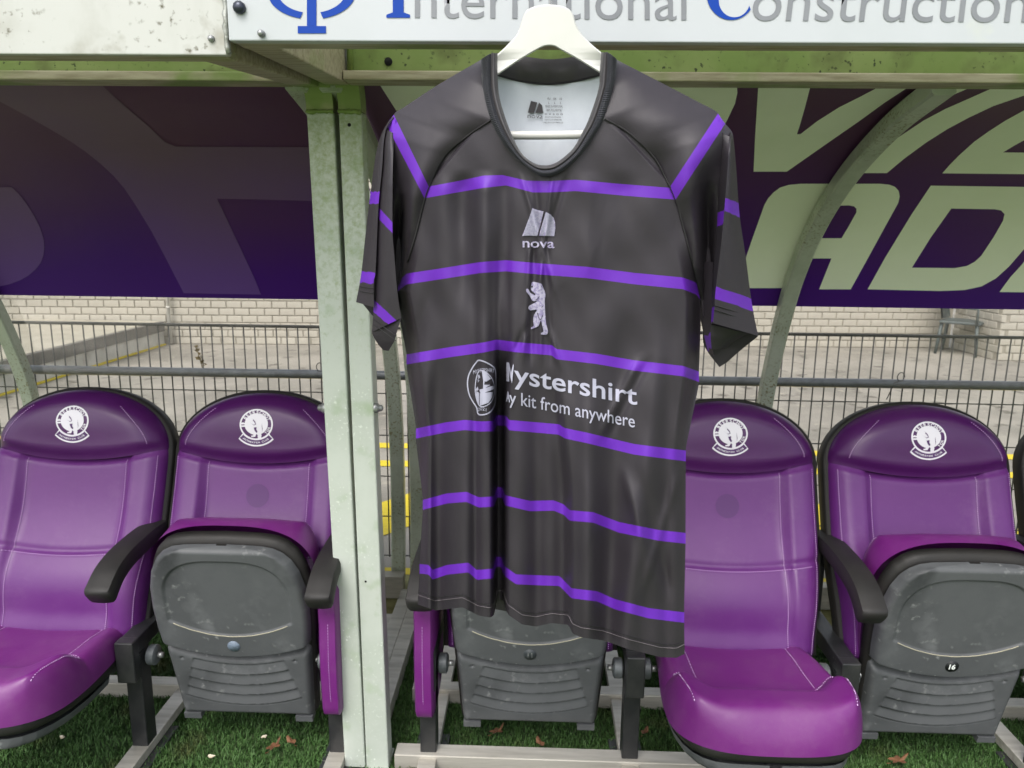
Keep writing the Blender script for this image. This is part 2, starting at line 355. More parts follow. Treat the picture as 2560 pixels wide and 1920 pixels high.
# ------------------------------------------------------------------ flat print: tessellate 2D, refine, map onto a surface
def tess(loops):
    loops = [[tuple(p) for p in l] for l in loops]
    pts = [p for l in loops for p in l]
    tr = geometry.tessellate_polygon([[Vector((p[0], p[1], 0)) for p in l] for l in loops])
    return np.array(pts, float), [tuple(t) for t in tr]
def refine(P, T, L):
    P = [tuple(p) for p in P]; out = []; st = list(T); cache = {}
    while st:
        a, b, c = st.pop()
        d = [math.dist(P[a], P[b]), math.dist(P[b], P[c]), math.dist(P[c], P[a])]
        k = int(np.argmax(d))
        if d[k] <= L or len(P) > 60000: out.append((a, b, c)); continue
        if k == 1: a, b, c = b, c, a
        elif k == 2: a, b, c = c, a, b
        key = (min(a, b), max(a, b))
        if key not in cache:
            P.append(((P[a][0] + P[b][0]) / 2, (P[a][1] + P[b][1]) / 2)); cache[key] = len(P) - 1
        m = cache[key]; st += [(a, m, c), (m, b, c)]
    return np.array(P, float), out
def text2d(s, bold=0, spacing=1.0, shear=0):
    cu = bpy.data.curves.new('lettering', 'FONT'); cu.body = s; cu.size = 1; cu.offset = bold; cu.space_character = spacing; cu.shear = shear
    cu.resolution_u = 5
    o = bpy.data.objects.new('lettering', cu); COL.objects.link(o)
    bpy.context.view_layer.update()
    me = bpy.data.meshes.new_from_object(o.evaluated_get(bpy.context.evaluated_depsgraph_get()))
    me.calc_loop_triangles()
    P = np.array([v.co[:2] for v in me.vertices]); T = [tuple(t.vertices) for t in me.loop_triangles]
    bpy.data.objects.remove(o); bpy.data.curves.remove(cu); bpy.data.meshes.remove(me)
    return P, T
def printed(name, shapes, surf, material, root, L, world=True):
    """shapes: list of (P, T) in surface coordinates; surf maps (a,b) arrays to 3D"""
    mb = MB()
    for P, T in shapes:
        P, T = refine(P, T, L)
        V = surf(P[:, 0], P[:, 1])
        # face the viewer
        n = np.cross(V[T[0][1]] - V[T[0][0]], V[T[0][2]] - V[T[0][0]])
        if np.dot(n, CN - V[T[0][0]]) < 0: T = [t[::-1] for t in T]
        mb.add(V, T)
    return wpart(name, mb, material, root) if world else obj(name, mb, material, root)
def circle(cx, cy, rx, ry=None, n=40): return [(cx + rx * math.cos(2*math.pi*i/n), cy + (ry or rx) * math.sin(2*math.pi*i/n)) for i in range(n)]
def catmull(P, n=8):
    P = [np.array(p, float) for p in P]; Q = [2*P[0]-P[1]] + P + [2*P[-1]-P[-2]]; out = []
    for i in range(1, len(Q) - 2):
        for k in range(n):
            t = k / n; a, b, c, d = Q[i-1:i+3]
            out.append(.5 * ((2*b) + (-a+c)*t + (2*a-5*b+4*c-d)*t*t + (-a+3*b-3*c+d)*t**3))
    out.append(P[-1]); return np.array(out)

# ================================================================== the setting
def sheet(name, x0, y0, x1, y1, z, material):
    mb = MB().add([(x0,y0,z),(x1,y0,z),(x1,y1,z),(x0,y1,z)], [(0,1,2,3)])
    return tag(obj(name, mb, material), None, None, kind='structure')
sheet('ground', -300, -300, 300, 300, 0, 'tarmac')
sheet('turf_carpet', -9, .9, 9, 2.86, .006, 'turf')
sheet('unseen_bounce_pitch', -60, -90, 60, .9, .004, 'bounce_pitch')  # unseen grass in front, added to bounce light into the shelters
sheet('mossy_path', -9, 2.86, 9, 3.30, .004, 'moss')
# yellow paint on the paving beyond the fence
def marking(pts):
    P = [onZ(x, y, .004) for x, y in pts]
    return P
def stripe_mark(a, b, w, lab):
    a = np.array(a); b = np.array(b); d = b - a; d /= np.linalg.norm(d); n = np.array([-d[1], d[0]]) * w / 2
    mb = MB().add([(*(a-n), .005), (*(b-n), .005), (*(b+n), .005), (*(a+n), .005)], [(0,1,2,3)])
    o = obj('yellow_line', mb, 'yellow'); return tag(o, None, None, kind='structure')
stripe_mark((-7, 5.42), (7, 5.50), .13, '')
stripe_mark((-7, 4.98), (7, 5.06), .13, '')
for i in range(-5, 6):
    stripe_mark((i * 1.25 - 1.08, 3.72), (i * 1.25 - .08, 4.92), .40, '')
stripe_mark((-7, 3.34), (7, 3.34), .07, '')

# artificial grass blades
def grass():
    n = 190000
    x = rng.uniform(-2.3, 2.3, n); y = rng.uniform(1.55, 2.86, n)
    h = rng.uniform(.010, .023, n); a = rng.uniform(0, 2*np.pi, n); lean = rng.uniform(.004, .017, n)
    w = rng.uniform(.0012, .0024, n); tw = a + rng.uniform(-1, 1, n)
    z0 = .006
    cx, sx = np.cos(tw + np.pi/2) * w, np.sin(tw + np.pi/2) * w
    lx, ly = np.cos(a) * lean, np.sin(a) * lean
    V = np.empty((n, 5, 3))
    V[:, 0] = np.stack([x - cx, y - sx, np.full(n, z0)], 1); V[:, 1] = np.stack([x + cx, y + sx, np.full(n, z0)], 1)
    V[:, 2] = np.stack([x + cx*.8 + lx*.4, y + sx*.8 + ly*.4, z0 + h*.65], 1); V[:, 3] = np.stack([x - cx*.8 + lx*.4, y - sx*.8 + ly*.4, z0 + h*.65], 1)
    V[:, 4] = np.stack([x + lx, y + ly, z0 + h], 1)
    b = np.arange(n) * 5
    me = bpy.data.meshes.new('artificial_grass'); me.vertices.add(n*5); me.vertices.foreach_set('co', V.ravel())
    loops = np.stack([b, b+1, b+2, b+3, b+3, b+2, b+4], 1).ravel()
    me.loops.add(n*7); me.loops.foreach_set('vertex_index', loops)
    me.polygons.add(n*2)
    st = np.stack([np.arange(n)*7, np.arange(n)*7+4], 1).ravel(); me.polygons.foreach_set('loop_start', st)
    me.update(calc_edges=True); me.validate(); me.materials.append(M['blade'])
    o = bpy.data.objects.new('artificial_grass', me); COL.objects.link(o)
    tag(o, 'short dark green artificial grass under the seats', 'grass', kind='stuff')
grass()

# ------------------------------------------------------------------ pale block wall behind
WA, WB = np.array([-5.03, 10.21]), np.array([3.77, 10.85])
wd = (WB - WA) / np.linalg.norm(WB - WA); wnrm = np.array([-wd[1], wd[0]])     # points away from camera
def wallpt(s, off, z): p = WA + wd * s + wnrm * off; return (p[0], p[1], z)
BW, BH = .205, .1
def brick_mesh():
    w, h, d, c = BW/2 - .006, BH/2 - .006, .05, .006
    mb = MB()
    mb.add([(-w, d, -h), (w, d, -h), (w, d, h), (-w, d, h), (-w, 0, -h), (w, 0, -h), (w, 0, h), (-w, 0, h),
            (-w+c, -c, -h+c), (w-c, -c, -h+c), (w-c, -c, h-c), (-w+c, -c, h-c)],
           [(0,1,5,4),(1,2,6,5),(2,3,7,6),(3,0,4,7),(4,5,9,8),(5,6,10,9),(6,7,11,10),(7,4,8,11),(8,9,10,11)])
    return mb
bm_ = brick_mesh(); BRICK = mesh_of('brick', bm_.v, bm_.f, M['block'], False)
def block_wall(name, label, origin, dvec, length, height, visible, thick=.2):
    """origin base point (x,y), dvec unit along the wall, visible(s, z) says which blocks show singly"""
    ang = math.atan2(dvec[1], dvec[0])
    root = thing(name, label, 'wall', (origin[0], origin[1], 0)); root.rotation_euler.z = ang
    obj('mortar_core', MB().box((0, .012, 0), (length, thick, height)), 'mortar', root, smooth=False)
    rest = MB(); k = 0
    for r in range(int(height / BH)):
        off = (r % 2) * BW / 2
        for c in range(int(length / BW)):
            s, z = c * BW + off + BW / 2, r * BH + BH / 2
            if s + BW/2 > length: continue
            j = random.uniform(-.002, .002)
            if visible(s, z) and k < 250:
                o = obj('brick', BRICK, None, root); o.location = (s, .002 + j, z); k += 1
            else:
                rest.add([(x + s, y + .002 + j, zz + z) for x, y, zz in bm_.v], bm_.f)
    if rest.v: tag(obj('brickwork', rest, 'block', root, smooth=False), None, None, kind='stuff')
    return root
wl_len = 15.0
def vis_main(s, z):
    X = WA[0] - 3.2 + s * wd[0]
    return z < .78 and ((-6.9 < X < -2.75 and z > .1) or (3.15 < X < 6.0))
o0 = WA - wd * 3.2
block_wall('block_wall', 'long pale block wall across the yard behind the white drainpipe', o0, wd, 14.2, 2.4, vis_main)
WING = (5.97, 9.92)
block_wall('block_wall_wing', 'pale block wall wing jutting into the yard beside the plastic chair', WING, (1, 0), 3.2, 2.4, lambda s, z: z < .78 and s < 1.5)
def side_wall():
    root = thing('block_wall_return', 'short shaded block wall return behind the plastic chair', 'wall', (5.965, 11.02, 0)); root.rotation_euler.z = -math.pi/2
    obj('mortar_core', MB().box((0, .012, 0), (1.09, .2, 2.4)), 'mortar', root, smooth=False)
    rest = MB()
    for r in range(24):
        for c in range(5):
            s, z = c*BW + (r % 2)*BW/2 + BW/2, r*BH + BH/2
            if r < 8: o = obj('brick', BRICK, None, root); o.location = (s, .002, z)
            else: rest.add([(x+s, y+.002, zz+z) for x, y, zz in bm_.v], bm_.f)
    tag(obj('brickwork', rest, 'block', root, smooth=False), None, None, kind='stuff')
side_wall()
# drainpipe
dp = thing('drainpipe', 'thin white drainpipe running down the block wall at the dock end', 'pipe', (-4.98, 10.13, 0))
obj('pipe', MB().tube([(0, 0, .02), (0, 0, 2.4)], .024, 12), 'dockside', dp)
for z in (.5, 1.6): obj('bracket', MB().tube([(0, 0, z), (0, 0, z+.03)], .03, 12), 'dockside', dp)
# loading dock on the left
dk = thing('loading_dock', 'low raised concrete dock with dark upper strip and white side', 'dock', (-6.6, 7.5, 0))
def dock_box(a, b): return MB().box(tuple(np.array(a) - np.array((-6.6, 7.5, 0))), tuple(np.array(b) - np.array((-6.6, 7.5, 0))))
obj('slab', dock_box((-9.5, 4.2, 0), (-5.08, 10.1, .33)), 'docktop', dk, smooth=False)
obj('side_cladding', dock_box((-5.077, 4.2, .025), (-5.05, 10.1, .19)), 'dockside', dk, smooth=False)
obj('dark_strip', dock_box((-5.077, 4.2, .195), (-5.035, 10.1, .325)), 'dockdark', dk, smooth=False)  # darker strip along the upper part of the dock side
obj('bottom_trim', dock_box((-5.077, 4.2, .003), (-5.03, 10.1, .022)), 'yellow', dk, smooth=False)
# plastic garden chair in the yard
def garden_chair():
    base = onZ(2398, 884, 0)
    root = thing('plastic_chair', 'dark green plastic chair standing against the block wall corner', 'chair', tuple(base))
    root.rotation_euler.z = rad(52)
    for sx, sy in ((-.22, -.2), (.22, -.2), (-.2, .22), (.2, .22)):
        obj('leg', MB().tube([(sx*1.12, sy*1.15, 0), (sx, sy, .43)], [.018, .025], 6), 'gardenchair', root)
    obj('seat', MB().box((-.25, -.25, .42), (.25, .25, .46)), 'gardenchair', root, smooth=False, bevel=.015)
    g = [[(x, .23 + z*.18 + .03*(x/.25)**2*-1, .47 + z) for x in np.linspace(-.24, .24, 7)] for z in np.linspace(0, .42, 6)]
    b = MB().grid(g); b.grid([[(x, y + .02, z) for x, y, z in r] for r in g], True); obj('backrest', b, 'gardenchair', root)
    for s in (-1, 1):
        obj('armrest', MB().tube([(s*.27, -.2, .43), (s*.28, -.2, .64), (s*.28, .1, .66), (s*.25, .26, .64)], .02, 6), 'gardenchair', root)
garden_chair()

# ------------------------------------------------------------------ rod mesh fence with pipe rail
FY = 3.42
fence = thing('wire_fence', 'galvanised rod mesh fence with a thick pipe rail behind the shelters', 'fence', (0, FY, 0))
wm = MB().tube([(0, 0, .04), (0, 0, 1.15)], .0033, 5); WIRE = mesh_of('upright_wire', wm.v, wm.f, M['steel'])
for i in range(-62, 62):
    o = obj('upright_wire', WIRE, None, fence); o.location = (i*.05 + .012 + random.uniform(-.001, .001), random.uniform(-.001, .001), 0)
hm = MB().tube([(-3.1, 0, 0), (3.1, 0, 0)], .0028, 6); HW = mesh_of('cross_wire', hm.v, hm.f, M['steel'])
for z in (.05, .25, .45, .65, .85, 1.15):
    o = obj('cross_wire', HW, None, fence); o.location = (0, -.006, z)
obj('top_wire', MB().tube([(-3.1, -.004, 1.156), (3.1, -.004, 1.156)], .006, 8), 'steel', fence)
obj('pipe_rail', MB().tube([(-3.1, -.03, .938), (3.1, -.03, .942)], .021, 16), 'pipe', fence)
for x in (-2.9, 3.0):
    obj('fence_post', MB().box((x-.02, .012, 0), (x+.02, .05, 1.2)), 'steel', fence, smooth=False)
for x, s in ((-.98, 1), (1.63, -1)):           # twists of tie wire left on the rail
    c = [(x + .016*math.cos(a), -.03 - .012, .975 + .02*math.sin(a)) for a in np.linspace(0, 5.5, 14)]
    c += [(x + .03*s, -.05, .95), (x + .05*s, -.035, .87)]
    obj('tie_wire', MB().tube(c, .0022, 5), 'steel', fence)
def weed():
    p = onY(502, 890, FY - .02)
    root = thing('dry_weed', 'dry brown seed stalk caught in the wire fence', 'plant', tuple(p))
    obj('stem', MB().tube([(.01, 0, -.1), (0, -.004, -.03), (-.02, -.002, .05)], .0016, 5), 'weed', root)
    mb = MB()
    for k in range(38):
        t = random.random(); c = np.array([.012 - .03*t + random.uniform(-.01, .01), random.uniform(-.01, .01), -.045 + .09*t])
        d = rng.normal(size=3) * .005
        e = rng.normal(size=3) * .004
        mb.add([c - d, c + e, c + d, c - e], [(0, 1, 2, 3)])
    obj('seed_head', mb, 'weed', root, smooth=False)
weed()

# ================================================================== dugout shelters
PROF = catmull([(1.968, 1.953), (2.22, 1.893), (2.50, 1.780), (2.73, 1.63), (2.90, 1.455), (3.01, 1.28), (3.10, 1.08), (3.165, .88), (3.20, .6), (3.20, .3), (3.17, .05)], 6)
def prof_off(d):
    t = np.gradient(PROF, axis=0); t /= np.linalg.norm(t, axis=1)[:, None]
    n = np.stack([-t[:, 1], t[:, 0]], 1)       # outward: up / back
    return PROF + n * d
OUT = prof_off(.034); OUT2 = prof_off(.040)
PZ = 1.315                                     # lower edge of the printed banner
def arch(root, X, w=.058, d=.05):
    t = np.gradient(PROF, axis=0); t /= np.linalg.norm(t, axis=1)[:, None]; n = np.stack([-t[:, 1], t[:, 0]], 1)
    S = []
    for p, q in zip(PROF, n):
        a, b = p - q*d/2, p + q*d/2
        c = .006
        S.append([(X-w/2+c, *a), (X+w/2-c, *a), (X+w/2, *(a+q*c)), (X+w/2, *(b-q*c)), (X+w/2-c, *b), (X-w/2+c, *b), (X-w/2, *(b-q*c)), (X-w/2, *(a+q*c))])
    return wpart('arch', MB().sweep(S), 'alu_arch', root, auto=40)
def split_profile(P):
    k = int(np.argmax(P[:, 1] < PZ)); f = (P[k-1, 1] - PZ) / (P[k-1, 1] - P[k, 1]); m = P[k-1] + (P[k] - P[k-1]) * f
    return np.vstack([P[:k], m]), np.vstack([m + (P[k]-m)*.05, P[k:]])
UP, LOW = split_profile(OUT); UP2, LOW2 = split_profile(OUT2)
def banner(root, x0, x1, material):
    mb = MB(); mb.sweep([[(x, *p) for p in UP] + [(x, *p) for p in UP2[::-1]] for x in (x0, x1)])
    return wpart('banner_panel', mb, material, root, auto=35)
def pane(root, x0, x1):
    mb = MB().grid([[(x, *p) for p in LOW] for x in (x0, x1)])
    return wpart('clear_pane', mb, 'pane', root)
def ray_panel(x, y, off=.0015):
    """photo pixel -> point on the inner face of the curved banner"""
    x = np.asarray(x, float); y = np.asarray(y, float); d = ray(x, y); P = prof_off(.034 - off)
    out = np.zeros((len(x), 3))
    for i in range(len(x)):
        dy, dz = d[i, 1], d[i, 2]
        best = None
        for k in range(len(P) - 1):
            a, b = P[k], P[k+1]
            ea = a[1] - CAMH - a[0]*dz/dy; eb = b[1] - CAMH - b[0]*dz/dy
            if ea * eb <= 0 and ea != eb:
                f = ea / (ea - eb); Y = a[0] + (b[0]-a[0])*f; best = Y; break
        if best is None: best = P[0][0] if y[i] < 500 else 3.1
        out[i] = CN + d[i] * (best / dy)
    return out

SOFY, FASY = 1.92, 1.36                        # rear and front members of the roof edge frame
def roof_edge(root, x0, x1, zf, zr, corner_left=True, corner_right=True):
    """open rectangular frame of the roof overhang, seen from below, with a sheet on top"""
    # front member: L-shaped lip below the fascia
    wpart('front_member', MB().box((x0, FASY + .012, zf + .002), (x1, FASY + .062, zf + .05)), 'alu_under', root, smooth=False, bevel=.003)
    wpart('rear_web', MB().box((x0 + .062, SOFY + .002, zr + .022), (x1 - .062, SOFY + .012, zr + .19)), 'algae', root, smooth=False)
    wpart('rear_flange', MB().box((x0 + .062, SOFY - .045, zr), (x1 - .062, SOFY + .035, zr + .021)), 'alu_under', root, smooth=False, bevel=.003)
    for s, xa in ((0, x0), (1, x1 - .06)):
        # side member runs from the front lip to the rear one
        mb = MB()
        a = [(xa, FASY + .064, zf + .004), (xa + .06, FASY + .064, zf + .004), (xa + .06, FASY + .064, zf + .196), (xa, FASY + .064, zf + .196)]
        b = [(xa, SOFY + .037, zr + .001), (xa + .06, SOFY + .037, zr + .001), (xa + .06, SOFY + .037, zr + .186), (xa, SOFY + .037, zr + .186)]
        mb.sweep([a, b]); wpart('side_member', mb, 'alu_under', root, smooth=False, bevel=.003)
    wpart('corner_bead', MB().tube([(x0 + .072, SOFY - .006, zr + .024), (x0 + .072, SOFY - .006, zr + .18)], .007, 8), 'algae', root)
    mb = MB(); mb.add([(x0, FASY + .014, zf + .20), (x1, FASY + .014, zf + .20), (x1, SOFY + .06, zr + .192), (x0, SOFY + .06, zr + .192)], [(0, 1, 2, 3)]); wpart('unseen_roof_sheet', mb, 'unseen_opal', root, smooth=False)  # unseen top sheet, its translucency invented to light the frame

# --- left shelter
LX0, LX1 = -3.4, -.535
left = thing('dugout_shelter', 'shelter left of the twin posts with dirty white fascia and plain purple banner', 'shelter', (-1.3, 2.5, 0))
ZL, ZLR = 1.884, 1.936
roof_edge(left, LX0, -.542, ZL, ZLR)
wpart('fascia_panel', MB().box((LX0, FASY - .004, ZL), (-.528, FASY + .010, ZL + .22)), 'fasciawhite', left, smooth=False, bevel=.002)
wpart('weld_seam', MB().tube([(-.529 + random.uniform(-.002, .002), FASY - .004, z) for z in np.linspace(ZL + .002, ZL + .22, 22)], [random.uniform(.004, .0065) for _ in range(22)], 8), 'weld', left)
arch(left, -2.20); arch(left, -.60)
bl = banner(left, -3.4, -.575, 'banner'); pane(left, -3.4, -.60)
# --- right shelter
RX0, RX1 = -.525, 3.2
right = thing('dugout_shelter', 'shelter behind the hanging shirt with large pale letters on its purple banner', 'shelter', (1.1, 2.5, 0))
ZR, ZRR = 1.906, 1.940
roof_edge(right, RX0, RX1, ZR, ZRR)
arch(right, -.515); arch(right, .972); arch(right, 2.46)
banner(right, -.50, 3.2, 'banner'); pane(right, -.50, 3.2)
# twin posts, one to each shelter, with a welded bend that leans forward to the roof edge
def post(root, xa, xb, xa0, xb0):
    y0, y1 = 1.985, 2.045
    wpart('post', MB().add([(xa0, y0, 0), (xb0, y0, 0), (xb0, y1, 0), (xa0, y1, 0), (xa, y0, 1.885), (xb, y0, 1.885), (xb, y1, 1.885), (xa, y1, 1.885)],
                           [(0,3,2,1),(4,5,6,7),(0,1,5,4),(1,2,6,5),(2,3,7,6),(3,0,4,7)]), 'post', root, smooth=False, bevel=.004)
    S = []
    for f in np.linspace(0, 1, 9):
        a = f * rad(62); yy = y0 - .10*(1 - math.cos(a)) * 1.0; zz = 1.886 + .085 * math.sin(a)
        S.append([(xa, yy, zz - .0), (xb, yy, zz - .0), (xb, yy + .06*math.cos(a*.6), zz + .05*math.sin(a)), (xa, yy + .06*math.cos(a*.6), zz + .05*math.sin(a))])
    wpart('bend', MB().sweep(S), 'alu_under', root, auto=40)
    wpart('weld_bead', MB().tube([(x, y0 - .001, 1.884 + random.uniform(-.002, .002)) for x in np.linspace(xa, xb, 14)], [random.uniform(.004, .007) for _ in range(14)], 8), 'algae', root)
    wpart('foot_plate', MB().box((xa - .03, y0 - .03, .007), (xb + .03, y1 + .03, .018)), 'alu', root, smooth=False)
post(left, -.584, -.516, -.548, -.4865); post(right, -.503, -.446, -.4835, -.416)     # the frames lean a little out of plumb
for p, r_, mname in (((873, 312), .0045, 'hole'), ((914, 1454), .003, 'hole')):
    c = onY(*p, 1.984); wpart('drilled_hole', MB().tube([c, c + np.array((0, .002, 0))], r_, 14), mname, right)
c = onY(971, 154, SOFY); wpart('drilled_hole', MB().tube([c + np.array((0, -.002, 0)), c], .0095, 18), 'hole', right)
for px, r_ in (((940, 1020), right), ((812, 1020), left)):   # dome nuts clamping the posts
    c = onY(*px, 2.0)
    s = 1 if px[0] > 900 else -1
    mb = MB().tube([c + np.array((s*-.012, 0, 0)), c + np.array((s*.006, 0, 0)), c + np.array((s*.0065, 0, 0)), c + np.array((s*.016, 0, 0)), c + np.array((s*.02, 0, 0))], [.014, .014, .010, .009, .003], 12)
    wpart('dome_nut', mb, 'bolt', r_)
# base rails
def rail_box(root, name, a, b, m='alu_clean'): return wpart(name, MB().box(a, b), m, root, smooth=False, bevel=.003)
rail_box(left, 'base_rail', (-3.4, 3.06, .007), (-.56, 3.12, .11)); rail_box(right, 'base_rail', (-.50, 3.06, .007), (3.2, 3.12, .11))
rail_box(right, 'side_rail', (-.565, 2.06, .008), (-.51, 3.05, .06)); rail_box(right, 'side_rail', (-.507, 2.06, .008), (-.455, 3.05, .068))
rail_box(right, 'front_rail', (-.40, 1.99, .008), (.66, 2.045, .06)); rail_box(right, 'middle_rail', (-.40, 2.32, .008), (3.0, 2.37, .062))
rail_box(left, 'middle_rail', (-3.2, 2.30, .008), (-.60, 2.35, .062))

# --- banner artwork
S1 = lambda pts: [(x/2.1833, y/2.1833) for x, y in pts]
S3 = lambda pts: [(1700 + x/1.659, y/1.659) for x, y in pts]
def smoothloop(pts, n=5):
    P = [np.array(p, float) for p in pts]; k = len(P); out = []
    for i in range(k):
        a, b, c, d = P[i-1], P[i], P[(i+1) % k], P[(i+2) % k]
        for j in range(n):
            t = j/n; out.append(tuple(.5*((2*b)+(-a+c)*t+(2*a-5*b+4*c-d)*t*t+(-a+3*b-3*c+d)*t**3)))
    return out
rib = S1([(-500, 150), (-200, 300), (200, 330), (545, 455), (660, 560), (800, 680), (900, 775), (960, 800), (1300, 801), (1720, 803), (1745, 1098), (1400, 1088), (1185, 1085), (1240, 1200), (1320, 1370), (1385, 1510), (1425, 1608), (1200, 1604), (1003, 1600), (900, 1400), (820, 1250), (740, 1120), (680, 1030), (620, 960), (550, 895), (470, 830), (390, 775), (300, 720), (150, 635), (0, 555), (-300, 420)])
rib = [(x, max(y, 201)) for x, y in rib]
disc = S1([(-250, 1000), (0, 1022), (65, 1022)] + [(100, 1055), (140, 1105), (185, 1175), (220, 1245), (240, 1310), (243, 1350), (238, 1390), (222, 1435), (195, 1470), (155, 1505), (110, 1530), (50, 1552), (0, 1562), (-250, 1570)])
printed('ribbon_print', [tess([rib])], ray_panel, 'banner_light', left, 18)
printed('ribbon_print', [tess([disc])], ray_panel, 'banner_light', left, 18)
let = [
 [S3([(-1245, 352), (236, 352), (238, 385), (228, 430), (195, 500), (130, 620), (0, 800), (-700, 800), (-1000, 700), (-1110, 560), (-1170, 470)])],
 [S3([(325, 350), (543, 350), (520, 440), (497, 520), (485, 557), (500, 556), (570, 502), (660, 445), (740, 405), (845, 350), (965, 350), (850, 425), (740, 505), (600, 602), (443, 712), (305, 712), (312, 560)])],
 [S3([(720, 718), (765, 640), (830, 555), (900, 487), (990, 425), (1120, 350), (1235, 350), (1060, 425), (960, 470), (915, 505), (890, 568), (908, 568), (1010, 500), (1100, 452), (1200, 408), (1330, 350), (1600, 350), (1440, 392), (1300, 440), (1200, 487), (1110, 535), (1020, 592), (930, 658), (858, 718)])],
 [S3([(1088, 719), (1120, 682), (1160, 642), (1220, 588), (1280, 545), (1350, 500), (1450, 445), (1580, 420), (1580, 500), (1440, 575), (1390, 602), (1340, 632), (1600, 634), (1600, 724)])],
 [S3([(230, 1195), (300, 990), (350, 850), (366, 822), (388, 798), (415, 778), (450, 767), (500, 762), (830, 762), (868, 766), (892, 775), (907, 792), (911, 815), (905, 842), (840, 960), (770, 1088), (708, 1200), (577, 1200), (628, 1072), (490, 1072), (430, 1195)]),
  S3([(590, 855), (700, 852), (722, 856), (732, 866), (731, 882), (700, 938), (670, 988), (528, 988)])],
 [S3([(1040, 770), (1427, 775), (1500, 780), (1530, 800), (1535, 840), (1500, 920), (1430, 1030), (1365, 1105), (1310, 1155), (1250, 1188), (1180, 1203), (1080, 1207), (778, 1200), (850, 1070), (960, 890)]),
  S3([(1125, 865), (1305, 868), (1332, 873), (1346, 888), (1340, 915), (1300, 985), (1250, 1060), (1222, 1086), (1190, 1103), (1140, 1112), (962, 1110), (1040, 985)])],
 [S3([(1325, 1211), (1370, 1150), (1420, 1095), (1520, 930), (1700, 930), (1700, 1216)])],
]
for L_ in let:
    printed('banner_letter', [tess(L_)], ray_panel, 'banner_letter', right, 18)
# --- sponsor sign on the right shelter's fascia
SGY = FASY - .012
sign = thing('sponsor_sign', 'white sponsor board with blue emblem and grey lettering behind the hanger', 'sign', (.5, SGY, 1.9))
SZ0 = ZR - .001
wpart('board', MB().box((-.523, SGY, SZ0), (3.2, FASY + .010, 2.125)), 'signwhite', sign, smooth=False, bevel=.002)
wpart('top_lip', MB().box((-.523, SGY - .004, 2.126), (3.2, FASY + .012, 2.136)), 'alu', sign, smooth=False)
surf_sign = lambda x, y: onY(x, y, SGY - .0012)
emb = []
A2 = lambda pts: [(x/2.1833, y/2.1833) for x, y in pts]
emb.append(tess([A2([(1675, -260), (1727, -260), (1727, 141.5), (1675, 141.5)])])); emb.append(tess([A2([(1625, 142), (1779, 142), (1779, 182), (1625, 182)])]))
def ringarc(cx, cy, r0, r1, a0, a1, sy=1, n=24):
    a = np.radians(np.linspace(a0, a1, n))
    return [(cx + r1*math.cos(t), cy + r1*sy*math.sin(t)) for t in a] + [(cx + r0*math.cos(t), cy + r0*sy*math.sin(t)) for t in a[::-1]]
emb.append(tess([ringarc(779, -20, 84, 110, 105, 255, .62)])); emb.append(tess([ringarc(779, -20, 84, 110, -75, 75, .62)]))
printed('emblem', emb, surf_sign, 'blue', sign, 30)
B2 = lambda pts: [(860 + x/2.011, y/2.011) for x, y in pts]
emb = [tess([B2([(245, -180), (300, -180), (300, 62), (332, 74), (332, 89), (213, 89), (213, 74), (245, 62)])])]
printed('capital_letter', emb, surf_sign, 'blue', sign, 30)
C_ = [(x, y) for x, y in ringarc(1830, -18, 34, 70, 35, 325, .98, 40)]
cc = []
for i, t in enumerate(np.radians(np.linspace(38, 322, 44))):
    cc.append((1828 + 62*math.cos(t), -18 + 68*math.sin(t)))
for i, t in enumerate(np.radians(np.linspace(322, 38, 44))):
    k = 40 + 20*abs(math.sin(t))**1.2
    cc.append((1836 + (k - 4)*math.cos(t), -18 + (k + 1)*math.sin(t)))
printed('capital_letter', [tess([cc])], surf_sign, 'blue', sign, 30)
def word(s, x0, x1, ybase0, ybase1, xh, surf, material, root, name, bold=0, shear=0, L=30, spacing=1, yscale=None, world=True):
    P, T = text2d(s, bold, spacing, shear)
    P = P.copy(); P[:, 0] -= P[:, 0].min(); w = P[:, 0].max(); sx = (x1 - x0) / w
    u = P[:, 0] / w
    ys = (yscale if yscale else sx)
    Q = np.stack([x0 + P[:, 0]*sx, ybase0 + (ybase1 - ybase0)*u - P[:, 1]*ys], 1)
    return printed(name, [(Q, T)], surf, material, root, L, world)
word('nternational', 1037, 1716, 44, 50, 0, surf_sign, 'greyvinyl', sign, 'lettering', L=60)
word('onstructions', 1882, 2632, 51, 56, 0, surf_sign, 'greyvinyl', sign, 'lettering', L=60, shear=.12)
for (px, r_, m_) in (((600, 20), .0105, 'darkbolt'), ((655, 85), .006, 'bolt')):
    c = onY(*px, SGY); y = np.array((0, -1, 0))
    wpart('bolt', MB().tube([c, c + y*.006, c + y*.010, c + y*.0115], [r_, r_, r_*.75, r_*.2], 10), m_, sign)
c = onY(529, 97, FASY - .004); y = np.array((0, -1, 0))
wpart('rivet', MB().tube([c, c + y*.004, c + y*.0065], [.006, .0055, .001], 10), 'bolt', left)

